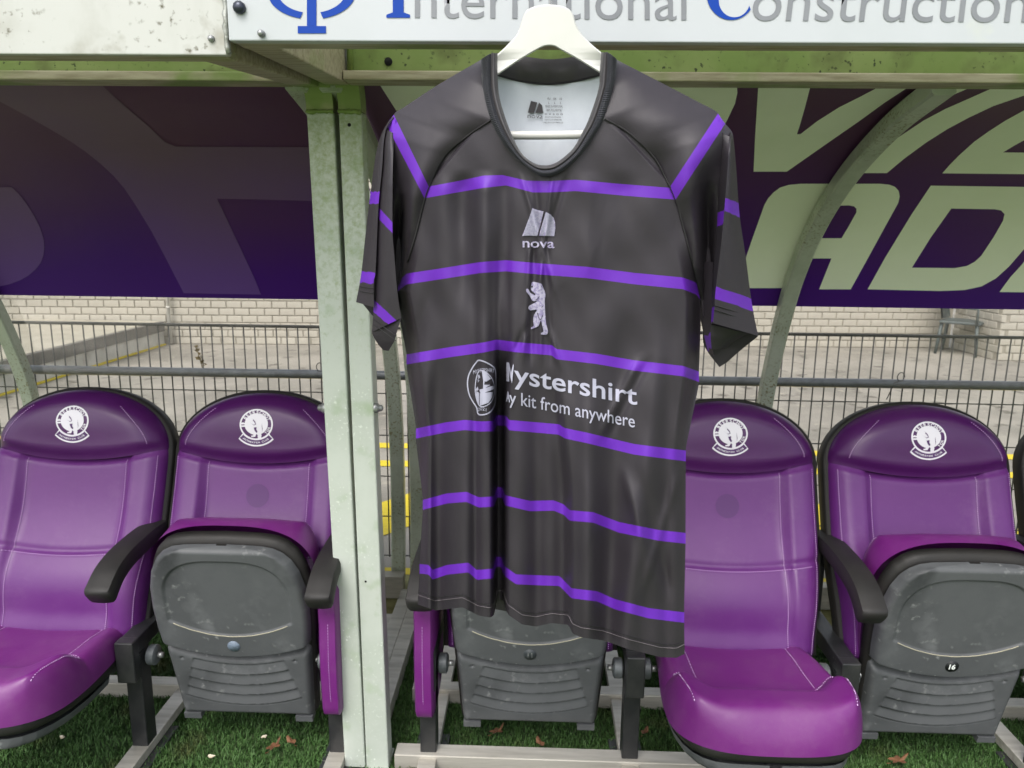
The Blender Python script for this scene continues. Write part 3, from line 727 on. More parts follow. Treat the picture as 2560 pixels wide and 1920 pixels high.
# ================================================================== dugout seats (local frame: x right, y back, z up, origin on the floor at Y=2.05)
HZ = .33                                       # hinge height
def back_base(h):                              # spine of the backrest
    h = np.asarray(h, float)
    y = .055 + .255*h + .03*h*(1 - h) - .01*np.sin(h*6.28)
    z = .355 + .722*h
    return y, z
def back_w(h): return .25 + .025*sst(0, .45, h)
def back_pt(x, h, d):
    y, z = back_base(h); e = 1e-3; y2, z2 = back_base(np.asarray(h) + e)
    ty, tz = (y2 - y)/e, (z2 - z)/e; l = np.hypot(ty, tz); ny, nz = -tz/l, ty/l     # front normal
    return np.stack([x, y + ny*d, z + nz*d], -1)
def edge_round(dist, r): t = np.clip(1 - dist/r, 0, 1); return np.sqrt(np.clip(1 - t*t, 0, 1))
HS = .75
def head_xy(s, q):
    x = .275*s*np.sqrt(1 - q*q/2); h = HS + .25*q*np.sqrt(1 - s*s/2) - .055*(1 - s*s)*(1 - q)**2
    return x, h
def head_d(x, h):
    # distance to rim of the half ellipse
    r = np.sqrt((x/.275)**2 + (np.clip(h - HS, 0, 1)/.25)**2)
    dist = (1 - np.clip(r, 0, 1)) * .23
    rimside = (1 - np.abs(x)/.275)*.275
    dd = np.minimum(dist, rimside)
    seam = h - (HS - .055*(1 - np.clip(np.abs(x)/.275, 0, 1)**2))
    return .075*edge_round(dd, .075) * (1 - .30*(1 - sst(0, .05, seam))) + .012*gs(h, .86, .09)*(1 - (x/.275)**2) + .002
def low_d(x, h):
    w = back_w(h); dist = (1 - np.abs(x)/w)*w
    base = .062*edge_round(dist, .055)
    mid = 1 - sst(.150, .185, np.abs(x))
    d = base - .016*mid*sst(.02, .12, h)
    d += .030*np.exp(-((h - .21)/.13)**2) * (1 - .4*(x/w)**2) - .014*gs(h, .50, .16)*mid
    d -= .007*gs(h, .335 + .03*(x/.25)**2, .010)                       # horizontal seam
    d -= .006*gs(np.abs(x), .168, .006)                               # vertical seams
    seam = (HS - .055*(1 - (x/.275)**2)) - h
    d -= .012*(1 - sst(0, .03, seam))
    d *= edge_round(np.maximum(h, 0)*.72 + .004, .03)
    return d + .002
seat_meshes = {}
def build_seat_meshes():
    # lower backrest
    s = np.sin(np.linspace(-1, 1, 66)*math.pi/2*.92)/math.sin(math.pi/2*.92); q = np.linspace(0, 1, 84)
    S, Q = np.meshgrid(s, q, indexing='ij'); Hh = Q*(HS - .055*(1 - S*S)); X = S*back_w(Hh)
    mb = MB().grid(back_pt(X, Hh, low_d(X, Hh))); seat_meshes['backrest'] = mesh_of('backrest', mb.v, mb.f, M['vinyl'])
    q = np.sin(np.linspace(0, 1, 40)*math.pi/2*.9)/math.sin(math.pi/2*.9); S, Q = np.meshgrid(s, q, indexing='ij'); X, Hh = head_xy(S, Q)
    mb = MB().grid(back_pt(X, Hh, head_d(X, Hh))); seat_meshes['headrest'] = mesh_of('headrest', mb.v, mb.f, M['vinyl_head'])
    # black shell behind, a little wider
    out = [(-back_w(h) - .012, h) for h in np.linspace(0, HS, 12)] + [((.287)*-math.cos(t), HS + .262*math.sin(t)) for t in np.linspace(0, math.pi, 30)][1:-1] + [(back_w(h) + .012, h) for h in np.linspace(HS, 0, 12)]
    mb = MB(); n = len(out)
    rings = []
    for k, (d, sc) in enumerate(((.012, .985), (.004, 1.0), (-.035, 1.0), (-.05, .96), (-.055, .8))):
        rings.append([tuple(back_pt(np.array(x*sc), np.array(.5 + (h - .5)*sc), d)) for x, h in out])
    mb.sweep(rings); seat_meshes['back_shell'] = mesh_of('back_shell', mb.v, mb.f, M['black'])
    # stitching
    def stitch(pts_fn, n, r=.0015):
        m = MB(); ts = np.linspace(0, 1, n*2)
        for i in range(0, n*2 - 1, 2):
            m.tube([pts_fn(ts[i]), pts_fn(ts[i] + .7*(ts[1]-ts[0]))], r, 4, False)
        return m
    ST = []
    def bp(x, h, f, e=.0012):
        x = np.array(float(x)); h = np.array(float(h)); return back_pt(x, h, f(x, h) + e)
    for sg in (-1, 1):
        for a in (.1585, ):
            ST.append(stitch(lambda t: bp(sg*a, .04 + t*.66, low_d), 90))
        ST.append(stitch(lambda t: bp(sg*(back_w(.02 + t*.7) - .018), .02 + t*.7, low_d), 90))
        ST.append(stitch(lambda t: bp(sg*(.228 - .09*t**1.5), HS + .02 + .16*t, head_d), 26))
    ST.append(stitch(lambda t: bp(-.235 + .47*t, .318 + .03*((-.235 + .47*t)/.25)**2, low_d), 70))
    seat_meshes['stitching'] = [mesh_of('stitching', m.v, m.f, M['thread']) for m in ST]
    # ---- seat pan and cushion: local (x, t forward, n up) -> (x, -t, n), origin at the hinge
    P = lambda x, t, n: np.stack([x, -t, n], -1)
    def sq(S, Q, W, t0, tm, tf):                # rectangle up to tm, then half ellipse to tf
        ts = np.where(Q <= .55, t0 + (tm - t0)*Q/.55, 0); q2 = np.clip((Q - .55)/.45, 0, 1)
        a = S*np.sqrt(1 - q2*q2/2); b = q2*np.sqrt(1 - S*S/2); k = np.hypot(a, b)/((np.abs(a)**2.8 + np.abs(b)**2.8)**(1/2.8) + 1e-9); a, b = a*k, b*k
        x = W*a; t = np.where(Q <= .55, ts, tm + (tf - tm)*b)
        x = x * (.90 + .10*sst(t0, tm, t)); return x, t
    s = np.sin(np.linspace(-1, 1, 58)*math.pi/2*.92)/math.sin(math.pi/2*.92)
    q = np.concatenate([np.linspace(0, .55, 34), .55 + .45*np.sin(np.linspace(0, 1, 34)[1:]*math.pi/2*.92)/math.sin(math.pi/2*.92)])
    S, Q = np.meshgrid(s, q, indexing='ij')
    X, T = sq(S, Q, .242, -.07, .26, .452)
    q2 = np.clip((Q - .55)/.45, 0, 1)
    e = np.minimum((1 - np.abs(S))*.242, np.where(Q > .55, (1 - q2)*.19, 9))
    seamt = .265 - .05*sst(.13, .2, np.abs(X)) + .0*X
    top = .076 + .018*sst(.12, .22, np.abs(X))*sst(-.07, .1, T) + .042*sst(seamt - .015, seamt + .075, T) - .010*gs(X, 0, .14)*(1 - sst(.2, .3, T))
    top -= .006*gs(T - seamt, 0, .008) + .005*gs(np.abs(X), .150, .006)*(1 - sst(seamt - .01, seamt, T))
    top -= .020*sst(.37, .455, T)**1.5
    n = .018 + (top + .004 - .018)*edge_round(e, .048)
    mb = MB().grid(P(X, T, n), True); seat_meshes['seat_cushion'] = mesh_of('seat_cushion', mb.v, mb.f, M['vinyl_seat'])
    nf = lambda x, t: None
    from_grid = {}
    # seam stitches on cushion, found by nearest grid sample
    XX, TT, NN = X.ravel(), T.ravel(), n.ravel()
    def sn(x, t):
        d = (XX - x)**2 + (TT - t)**2; k = np.argsort(d)[:4]; w = 1/(d[k] + 1e-7); return float((NN[k]*w).sum()/w.sum())
    def sp(x, t, e=.0018): return (x, -t, sn(x, t) + e)
    ST = []
    f1 = lambda t: (lambda x: sp(x, .265 - .05*float(sst(.13, .2, abs(x))) + .012, .0035))(-.215 + .43*t)
    for fn, k in ((f1, 70), (lambda t: sp(-.15, -.03 + .27*t), 44), (lambda t: sp(.15, -.03 + .27*t), 44),
                  (lambda t: sp(-.215 + .02*t**2, .225 + .17*t), 30), (lambda t: sp(.215 - .02*t**2, .225 + .17*t), 30)):
        ST.append(stitch(fn, k))
    seat_meshes['seat_stitching'] = [mesh_of('stitching', m.v, m.f, M['thread']) for m in ST]
    # outline of the moulded pan (underside view): half width by t
    tt = np.array([-.190, -.175, 0, .06, .10, .14, .22, .30, .36, .40, .425, .440, .448, .452])
    tt = np.where(tt > .14, .14 + (tt - .14)*.90, tt)
    ww = np.array([.200, .202, .212, .216, .219, .223, .226, .221, .208, .190, .168, .142, .105, .0])
    def pw(t): return np.interp(t, tt, ww)
    ol = [(pw(t), t) for t in np.concatenate([np.linspace(-.190, .374, 26), np.linspace(.374, .4208, 16)[1:]])]
    loop = ol + [(-x, t) for x, t in ol[::-1][1:]]
    # black rim band between pan and cushion
    mb = MB(); mb.sweep([[(x*k, -t*(k if t > .1 else 1) + 0, nn) for x, t in loop] for k, nn in ((.97, -.018), (1.02, -.012), (1.035, .0), (1.035, .018), (.98, .026))])
    seat_meshes['seat_rim'] = mesh_of('seat_rim', mb.v, mb.f, M['black'])
    # grey pan: underside height field
    nx, nt = 120, 150
    s = np.linspace(-1, 1, nx); ts = np.concatenate([np.linspace(-.190, .355, 240), np.linspace(.355, .4203, 33)[1:]])
    S, T = np.meshgrid(s, ts, indexing='ij'); W = pw(T); X = S*W
    e = np.minimum((1 - np.abs(S))*W, np.minimum((.4208 - T)*1.2, (T + .190)))
    dep = .030*edge_round(e, .02)
    arc = .048 + .62*X*X*1.5                                             # lower edge of the upper moulding
    up = sst(-.004, .004, T - arc)
    dep += .013*up - .02*gs(T - arc, -.012, .014)*(1 - up)
    # recessed D panel
    din = (np.abs(X)/.178)**3.2 + (np.clip((T - .26)/.120, -9, 9)*((T > .26)))**2*1.0
    lowarc = .126 + 1.55*X*X
    rec = sst(1.06, .94, din)*sst(-.004, .004, T - lowarc)
    dep -= .006*rec
    # louvres on the lower part
    reg = sst(.160, .152, np.abs(X) + (T + .05)*.28)*sst(-.150, -.143, T - X*X*1.1)*sst(.013, .005, T - X*X*1.1)
    ph = (T - X*X*1.1 + .148)/.0385
    fr_ = ph - np.floor(ph); dep += reg*(.009*np.where(fr_ < .22, fr_/.22, (1 - fr_)/.78) - .005)
    for sg in (-1, 1): dep -= .008*np.exp(-(((X - sg*.168)**2 + (T - .028)**2)/.004**2))
    pan_n = -.012 - dep
    mb = MB().grid(P(X, T, pan_n))
    # feet at the rear corners
    for sg in (-1, 1): mb.box((sg*.172 - .026, .188, -.04), (sg*.172 + .026, .208, -.006))
    seat_meshes['seat_pan'] = mesh_of('seat_pan', mb.v, mb.f, M['shell'])
    seat_meshes['seat_pan'].set_sharp_from_angle(angle=rad(45))
    P_, T_, N_ = X, T, pan_n
    def pn(x, t):
        i = int(np.argmin(abs(ts - t))); j = int(np.argmin(abs(X[:, i] - x))); return float(pan_n[j, i])
    m = MB().tube([(x, -(.126 + 1.55*x*x) + .001, pn(x, .123 + 1.55*x*x) - .0005) for x in np.linspace(-.165, .165, 40)], .0016, 5)
    seat_meshes['dust_line'] = mesh_of('dust_line', m.v, m.f, M['dustline'])
    seat_meshes['_pn'] = pn
build_seat_meshes()
PN = seat_meshes.pop('_pn')

# club crest printed on the headrest (2D unit: crest circle radius 1, y up)
def crest_shapes():
    white, purple = [], []
    white.append(tess([circle(0, 0, 1.0, n=48), circle(0, 0, .905, n=48)[::-1]]))
    bn = [(-.86, -.78), (-.72, -.62)] + [(1.02*math.cos(a), 1.02*math.sin(a)) for a in np.radians(np.linspace(222, 318, 14))] + [(.72, -.62), (.86, -.78)] + [(1.32*math.cos(a), 1.32*math.sin(a)) for a in np.radians(np.linspace(318, 222, 14))]
    bo = [(-1.0, -.86), (-.74, -.52)] + [(.98*math.cos(a), .98*math.sin(a)) for a in np.radians(np.linspace(218, 322, 14))] + [(.74, -.52), (1.0, -.86)] + [(1.42*math.cos(a), 1.42*math.sin(a)) for a in np.radians(np.linspace(318, 222, 14))]
    white.append(tess([bo]))
    white.append(tess([circle(.0, .02, .70, n=40)]))
    # bear legs reach over the ring
    white.append(tess([[(-.20, -.45), (.10, -.5), (.28, -.45), (.33, -.70), (.30, -.88), (.12, -.90), (.10, -.78), (.02, -.62), (-.05, -.80), (-.28, -.82), (-.30, -.74), (-.16, -.70)]]))
    def arc_text(s, r, a_mid, span, size, flip=False, to=None, bold=.02):
        n = len(s)
        for i, ch in enumerate(s):
            if ch == ' ': continue
            a = a_mid + (span*(i/(n-1) - .5))*(-1 if not flip else 1)
            Pp, T = text2d(ch, bold); Pp = Pp.copy(); Pp[:, 0] -= (Pp[:, 0].min() + Pp[:, 0].max())/2; Pp[:, 1] -= .35; Pp *= size
            th = rad(a) - math.pi/2 if not flip else rad(a) + math.pi/2
            c_, s_ = math.cos(th), math.sin(th)
            Q = np.stack([Pp[:, 0]*c_ - Pp[:, 1]*s_ + r*math.cos(rad(a)), Pp[:, 0]*s_ + Pp[:, 1]*c_ + r*math.sin(rad(a))], 1); to.append((Q, T))
    arc_text('BEERSCHOT', .80, 88, 122, .27, to=white, bold=.03)
    arc_text('TQR', .80, -28, 26, .20, flip=True, to=white, bold=.03)
    white.append(tess([[(-.93, -.02), (-.66, .0), (-.66, .12), (-.70, .12), (-.70, .08), (-.76, .08), (-.76, .12), (-.84, .12), (-.84, .08), (-.88, .08), (-.88, .12), (-.93, .12)]]))
    white.append(tess([[(-.90, -.08), (-.66, -.06), (-.64, -.16), (-.88, -.18)]]))
    purple.append(tess([bn]))
    for pl in ([(-.30, .42), (-.18, .30), (-.22, .26), (-.12, .16), (-.04, .02), (-.16, -.02), (-.28, .06), (-.42, .16), (-.26, .04), (-.14, -.06), (.0, .0), (-.06, .18), (-.16, .30)],
               [(-.14, -.20), (.04, -.17), (.02, -.32), (.10, -.48), (.02, -.54), (-.08, -.40)], [(.02, -.60), (.0, -.72), (.06, -.80), (.12, -.70)],
               [(.36, -.52), (.40, -.30), (.36, -.05), (.34, .10), (.345, -.1), (.37, -.35)]):
        purple.append(tess([pl]))
    txt = []
    arc_text('ANTWERPEN CLUB', 1.17, 270, 76, .16, flip=True, to=txt, bold=.02)
    return white, purple, txt
CW, CP, CT = crest_shapes()
CR, CHH = .0520, .862                            # crest radius in metres and its height along the back
def crest_surf(off):
    def f(a, b):
        x = a*CR; h = CHH + b*CR/.77
        return back_pt(x, h, head_d(x, h) + off)
    return f
def crest_mesh(name, shapes, off, material):
    mb = MB()
    for P_, T in shapes:
        P_, T = refine(P_, T, .25); V = crest_surf(off)(P_[:, 0], P_[:, 1])
        n = np.cross(V[T[0][1]] - V[T[0][0]], V[T[0][2]] - V[T[0][0]])
        if n[1] > 0: T = [t[::-1] for t in T]
        mb.add(V, T)
    return mesh_of(name, mb.v, mb.f, M[material])
seat_meshes['crest'] = crest_mesh('crest', CW, .0010, 'crest')
seat_meshes['crest_detail'] = crest_mesh('crest_detail', CP, .0018, 'crestp')
seat_meshes['crest_lettering'] = crest_mesh('crest_lettering', CT, .0026, 'crest')
def mark_mesh():
    P_, T = refine(*tess([circle(0, .565, .036, .047, 32)]), .012)
    V = back_pt(P_[:, 0], P_[:, 1], low_d(P_[:, 0], P_[:, 1]) + .0008); T = [t if np.cross(V[t[1]]-V[t[0]], V[t[2]]-V[t[0]])[1] < 0 else t[::-1] for t in T]
    return mesh_of('round_mark', V, T, M['mark'])
seat_meshes['round_mark'] = mark_mesh()

def make_seat(x, y, folded, label, number=None, mark=False, rot=0):
    root = thing('stadium_chair', label, 'chair', (x, y, 0), 'purple chairs in the dugouts'); root.rotation_euler.z = rad(rot)
    obj('back_shell', seat_meshes['back_shell'], None, root)
    b = obj('backrest', seat_meshes['backrest'], None, root); [obj('stitching', m, None, b) for m in seat_meshes['stitching']]
    if mark: obj('round_mark', seat_meshes['round_mark'], None, b)
    h = obj('headrest', seat_meshes['headrest'], None, root)
    obj('crest', seat_meshes['crest'], None, h); obj('crest_detail', seat_meshes['crest_detail'], None, h); obj('crest_lettering', seat_meshes['crest_lettering'], None, h)
    ang = rad(-79 if folded else -5)
    hinge = (0, 0, HZ)
    def sp_(name, key, par=None):
        o = obj(name, seat_meshes[key], None, par if par is not None else root)
        if par is None: o.location = hinge; o.rotation_euler.x = ang
        return o
    c = sp_('seat_cushion', 'seat_cushion'); [obj('stitching', m, None, c) for m in seat_meshes['seat_stitching']]
    sp_('seat_rim', 'seat_rim'); p = sp_('seat_pan', 'seat_pan'); sp_('dust_line', 'dust_line', p)
    if number is not None:
        t = .090; nn = min(PN(a, t + b) for a in (-.014, 0, .014) for b in (-.014, 0, .014))
        m = {'': 'numblue', '11': 'numgrey', '16': 'numdark'}[number]
        mb = MB().tube([(0, -t, nn + .002), (0, -t, nn - .0016)], .0185, 24); obj('number_disc', mb, m, p)
        if number:
            P_, T = text2d(number, .035); P_ = P_.copy(); P_[:, 0] -= (P_[:, 0].min() + P_[:, 0].max())/2; P_[:, 1] -= .35
            V = np.stack([P_[:, 0]*.021, -t - P_[:, 1]*.023, np.full(len(P_), nn - .0024)], 1)
            T = [q[::-1] for q in T]
            mb = MB().add(V, T); obj('number', mb, 'numwhite' if number == '16' else 'shell', p)
    return root
SY = 2.05
make_seat(-1.437, SY, False, 'purple seat with its cushion folded down in the shelter with the plain banner')
make_seat(-.858, SY, True, 'purple seat folded up beside the twin posts, round number sticker worn blank', '', True)
make_seat(.0, SY, True, 'purple seat folded up behind the hanging shirt, number 11 on its pan', '11')
make_seat(.596, SY, False, 'purple seat with its cushion folded down right beside the shirt hem', None, True)
make_seat(1.188, SY, True, 'purple seat folded up with white number 16 on its grey pan', '16')
make_seat(1.795, SY, True, 'purple seat mostly cut off past the seat numbered 16')

# ------------------------------------------------------------------ stands with armrests between the seats
def arm_mesh():
    path = catmull([(.22, .665), (.10, .672), (-.03, .665), (-.11, .645), (-.165, .608)], 6)
    S = []
    k = len(path)
    for i, (y, z) in enumerate(path):
        t = path[min(i+1, k-1)] - path[max(i-1, 0)]; t = t/np.linalg.norm(t); n = np.array([t[1], -t[0]])
        if n[1] < 0: n = -n
        f = i/(k-1); w = .033 + .005*f; th = .025 + .006*f
        sec = []
        for a in np.linspace(0, 2*math.pi, 16, endpoint=False):
            c, s_ = math.cos(a), math.sin(a); r = (abs(c)**5 + abs(s_)**5)**(-1/5)
            d = n*th*s_*r
            sec.append((w*c*r, y + d[0], z + d[1]))
        S.append(sec)
    # rounded tip
    y, z = path[-1]; t = path[-1] - path[-2]; t = t/np.linalg.norm(t)
    for e, sc in ((.008, .93), (.013, .75)):
        S.append([((p[0])*sc, y + (p[1]-y)*sc + t[0]*e, z + (p[2]-z)*sc + t[1]*e) for p in S[k-1]])
    return MB().sweep(S)
am = arm_mesh(); ARM = mesh_of('armrest', am.v, am.f, M['arm'])
ARM.set_sharp_from_angle(angle=rad(55))
def make_stand(x, label, end=False, side=1, arm=True):
    root = thing('seat_stand', label, 'seat stand', (x, SY, 0), 'armrest stands of the dugout seats')
    leg = MB().box((-.024, -.045, .02), (.024, .012, .36)); obj('leg', leg, 'blacksteel', root, smooth=False, bevel=.003)
    obj('foot', MB().box((-.05, -.10, .0075), (.05, .10, .019)), 'blacksteel', root, smooth=False, bevel=.003)
    obj('foot_rail', MB().box((-.026, -.16, .020), (.026, .80, .05)), 'alu_clean', root, smooth=False, bevel=.002)
    obj('cross_tube', MB().box((-.025, -.075, .362), (.025, .30, .412)), 'blacksteel', root, smooth=False, bevel=.003)
    obj('end_cap', MB().box((-.027, -.084, .285), (.027, -.047, .414)), 'blacksteel', root, smooth=False, bevel=.004)
    obj('upright', MB().box((-.02, .215, .414), (.02, .255, .655)), 'blacksteel', root, smooth=False, bevel=.003)
    if arm: obj('armrest', ARM, None, root)
    for s in (-1, 1):
        if end and s == side: continue
        k = obj('hinge_knob', MB().tube([(s*.028, 0, HZ), (s*.032, 0, HZ), (s*.052, 0, HZ), (s*.056, 0, HZ)], [.026, .030, .030, .024], 18), 'knob', root, auto=40)
        obj('hinge_pin', MB().tube([(s*.0561, 0, HZ), (s*.072, 0, HZ)], .009, 10), 'bolt', k)
    if end:
        mb = MB(); n = 9
        def pt(u, v):   # slab of upholstery hanging below the arm
            return u, v
        out = [(-.085, .60), (-.105, .50), (-.112, .38), (-.105, .27), (-.085, .205), (.06, .20), (.14, .26), (.16, .42), (.15, .60)]
        out = smoothloop(out, 3)
        mb.sweep([[(side*xx, (y-.02)*k + .02, (z-.4)*k + .4) for y, z in out] for xx, k in ((-.024, .94), (-.019, 1), (.024, 1), (.029, .94))])
        p = obj('side_panel', mb, 'vinyl_seat', root, auto=50)
        st = MB(); zz = np.linspace(.21, .59, 90)
        for i in range(0, 89, 2):
            f = lambda z: (side*.004, np.interp(z, [.205, .27, .38, .50, .60], [-.0865, -.1065, -.1135, -.1065, -.0865]), z)
            st.tube([f(zz[i]), f(zz[i] + .003)], .0011, 4, False)
        obj('stitching', st, 'thread', p)
    return root
make_stand(-2.07, 'black seat stand with arm at the far side of the seat by the plain banner')
make_stand(-1.178, 'black seat stand and arm between the folded and unfolded seats left of the posts')
make_stand(-.575, 'row end stand with purple side panel left of the twin posts', True, 1)
make_stand(-.300, 'row end stand with purple side panel right of the twin posts', True, -1)
make_stand(.302, 'black seat stand between the seat numbered 11 and the unfolded seat')
make_stand(.905, 'black seat stand and arm between the unfolded seat and the seat numbered 16')
make_stand(1.508, 'black seat stand on the outer side of the seat numbered 16')

# ================================================================== hanging shirt
SHC = np.array([.02, 1.135]); SHA = rad(9)       # shirt plane: centre and turn (its right side swings towards the lens)
shn = np.array([-math.sin(SHA), -math.cos(SHA), 0.])   # plane normal, towards the camera
def t_plane(x, y):
    d = ray(x, y); return (np.dot(np.array([*SHC, 0]) - np.array([0, 0, 0]), shn) - 0) / (d[..., 0]*shn[0] + d[..., 1]*shn[1]), d
def shirt_pt(x, y, D):
    t, d = t_plane(x, y); t = t - np.asarray(D); return CN + d * t[..., None]
def bodyD(x, y):
    x = np.asarray(x, float); y = np.asarray(y, float)
    low = sst(650, 1500, y); mid = sst(520, 950, y)
    d = .030*(1 - np.clip((x - 1385)/370, -1, 1)**2)
    # the deep pleat left of centre
    cx = 1249 + (1 - sst(850, 1050, y))*10
    d += -(.006*sst(520, 820, y) + .095*sst(830, 1060, y)) * np.exp(-(np.abs(x - cx)/(15.5 + 2*(1 - sst(850, 1050, y))))**4)
    d += mid*.014*gs(x, 1290, 34) + mid*.015*gs(x, 1216, 24) - mid*.010*gs(x, 1188, 13)
    d += low*(.023*gs(x, 1160, 32) - .023*gs(x, 1100, 24) + .014*gs(x, 1065, 16))
    # the step where the cloth swings forward to the right
    xs = 1392 + 30*sst(870, 1300, y)
    d += (.006 + .020*low)*sst(840, 1050, y)*sst(-16, 14, x - xs)*np.exp(-np.clip(x - xs, 0, 999)/260) - .010*low*gs(x, xs - 18, 22)
    d += low*(.022*gs(x, 1470, 28) - .018*gs(x + (y-1200)*.05, 1535, 32) + .020*gs(x + (y-1200)*.12, 1612, 30) - .012*gs(x, 1668, 22)) - low*.012*gs(x, 1345, 22)
    d += .006*sst(1150, 1250, y)*(1 - sst(1420, 1520, y))*(gs(x - (y - 1330)*.25, 1600, 13) - gs(x - (y - 1330)*.25, 1635, 15) + .8*gs(x + (y - 1300)*.3, 1660, 12))
    d += .004*sst(880, 940, y)*(1 - sst(1040, 1120, y))*(gs(x + (y - 980)*.5, 1555, 12) - gs(x + (y - 980)*.5, 1580, 12))
    # upper chest: soft verticals under the collar and drag lines into the embroidery
    up = sst(420, 480, y)*(1 - sst(640, 800, y))
    d += up*(.011*gs(x, 1208, 24) - .010*gs(x, 1160, 26) + .006*gs(x, 1105, 24) - .006*gs(x, 1262, 20) + .005*gs(x, 1470, 30) - .005*gs(x, 1560, 40))
    d += mid*(1 - low)*(.010*gs(x, 1190, 18) - .009*gs(x, 1235, 18) + .006*gs(x + (y-750)*.25, 1120, 26) - .006*gs(x + (y-750)*.3, 1070, 20) + .005*gs(x - (y-750)*.15, 1480, 40) - .006*gs(x + (y-700)*.2, 1600, 40))
    d += .0035*up*(np.exp(-((x - 1326 - (y - 520)*.30)/7)**2) - np.exp(-((x - 1345 - (y - 520)*.10)/8)**2) + np.exp(-((x - 1372 + (y - 520)*.12)/6)**2) - np.exp(-((x - 1392 + (y - 520)*.30)/8)**2))
    b2 = sst(600, 640, y)*(1 - sst(840, 930, y))
    for c, a, sl in ((1318, .0035, -.06), (1332, -.004, -.03), (1352, .0035, .0), (1372, -.003, .03)):
        d += b2*a*np.exp(-((x - c - (y - 720)*sl*(1 if y is None else 1))/7)**2)*(.5 + .8*np.abs(y - 735)/110)
    d += .0045*sst(780, 830, y)*(1 - sst(870, 960, y))*(np.exp(-((x - 1380 - (y - 850)*.35)/9)**2) - np.exp(-((x - 1300 + (y - 850)*.55)/9)**2))
    # broad crumple of jersey
    d += .0020*np.sin(x/37 + y/61)*np.sin(y/83 - x/140) + .0010*np.sin(x/17 - y/45 + 2)*np.sin(y/52)
    # sides fall away
    xl = np.interp(y, [305, 466, 655, 728, 836, 905, 1090, 1510], [1200, 1060, 1010, 990, 1012, 1018, 1045, 1045])
    xr = np.interp(y, [300, 470, 672, 752, 930, 1150, 1640], [1530, 1690, 1740, 1755, 1748, 1716, 1712])
    wl = sst(600, 760, y)
    d -= wl*.055*(1 - sst(0, 34, x - xl)) + wl*.05*(1 - sst(0, 40, xr - x))*(.35 + .65*(1 - sst(960, 1150, y)))
    d -= (1 - wl)*.004*(1 - sst(0, 10, x - xl)) + (1 - wl)*.004*(1 - sst(0, 10, xr - x))
    # hem rolls inwards a touch
    return d
def C6(*p): return [(880 + x/2.127, 400 + y/2.127) for x, y in p]
def C7(*p): return [(880 + x/2.023, 1100 + y/2.023) for x, y in p]
def shift(r, dl, dr=None):
    dr = dl if dr is None else dr; x0, x1 = r[0][0], r[-1][0]
    return [(x, y + dl + (dr - dl)*(x - x0)/(x1 - x0)) for x, y in r]
st1 = C6((412,140),(550,115),(700,83),(800,80),(930,110),(1050,112),(1190,105),(1400,125),(1690,148))
st1b = C6((388,203),(550,174),(700,148),(820,135),(960,172),(1050,172),(1190,165),(1450,190),(1715,210))
st2 = [(1003, 697), (1016, 684)] + C6((450,580),(680,543),(820,533),(1000,550),(1250,568),(1500,600),(1760,625)) + [(1740, 706), (1744, 712)]
st2b = [(994, 728), (1016, 711)] + shift(C6((450,580),(680,543),(820,533),(1000,550),(1250,568),(1500,600),(1760,625)), 27, 29) + [(1742, 737), (1751, 750)]
mid2 = [(996, 775), (1012, 770), (1100, 760), (1209, 748), (1265, 744), (1350, 752), (1467, 762), (1585, 778), (1707, 792), (1752, 800)]
st3 = C6((290,1034),(520,995),(700,970),(770,955),(870,968),(1065,985),(1085,1005),(1300,1030),(1500,1065),(1760,1095),(1845,1125))
st3b = shift(st3, 25, 26)
st4 = C6((340,1428),(500,1395),(600,1382),(680,1390),(758,1388),(766,1356),(824,1360),(830,1382),(1100,1405),(1130,1425),(1250,1450),(1500,1510),(1775,1545))
st4b = shift(st4, 25, 27)
st5 = C7((358,303),(480,270),(580,262),(640,290),(724,285),(729,238),(764,240),(768,278),(900,308),(1020,305),(1070,325),(1100,355),(1220,365),(1350,415),(1550,455),(1687,470))
st5b = shift(st5, 25, 27)
st6 = C7((342,627),(390,632),(405,658),(480,632),(590,620),(630,658),(719,650),(723,590),(759,592),(763,632),(830,680),(1050,688),(1110,750),(1240,765),(1330,805),(1500,850),(1680,872))
st6b = shift(st6, 24, 26)
hem = C7((333,832),(420,862),(560,846),(640,888),(700,898),(722,884),(730,812),(765,810),(785,880),(860,933),(930,943),(1010,926),(1095,935),(1114,978),(1160,998),(1270,1014),(1400,1058),(1560,1098),(1640,1102),(1682,1082))
rows = [(.52, [(1226, 300), (1258, 358), (1297, 403), (1337, 432), (1367, 440), (1402, 430), (1447, 393), (1486, 338), (1511, 295)]),
        (.62, [(1168, 340), (1225, 372), (1290, 418), (1337, 438), (1367, 444), (1402, 436), (1455, 408), (1510, 355), (1572, 332)]),
        (.78, [(1112, 390), (1190, 410), (1262, 425), (1337, 445), (1373, 449), (1430, 440), (1500, 422), (1560, 395), (1634, 392)]),
        (1.0, st1), (1.5, st1b), (1.75, [(1036, 590), (1110, 577), (1205, 560), (1262, 556), (1340, 566), (1440, 571), (1570, 585), (1714, 595)]), (2.0, st2), (2.5, st2b), (2.75, mid2), (3.0, st3), (3.5, st3b), (4.0, st4), (4.5, st4b),
        (5.0, st5), (5.5, st5b), (6.0, st6), (6.5, st6b), (6.98, hem)]
NP_ = 300
def row_arr(r):
    r = np.array(r, float); p = np.linspace(0, 1, NP_); x = r[0, 0] + (r[-1, 0] - r[0, 0])*p
    y = np.interp(x, r[:, 0], r[:, 1]); k = np.array([1, 3, 5, 3, 1.]); k /= k.sum()
    yp = np.pad(y, 2, mode='reflect', reflect_type='odd'); return x, np.convolve(yp, k, 'valid')
RX = []; RY = []; RQ = []
for q, r in rows:
    x, y = row_arr(r); RX.append(x); RY.append(y); RQ.append(q)
RX, RY, RQ = np.array(RX), np.array(RY), np.array(RQ)
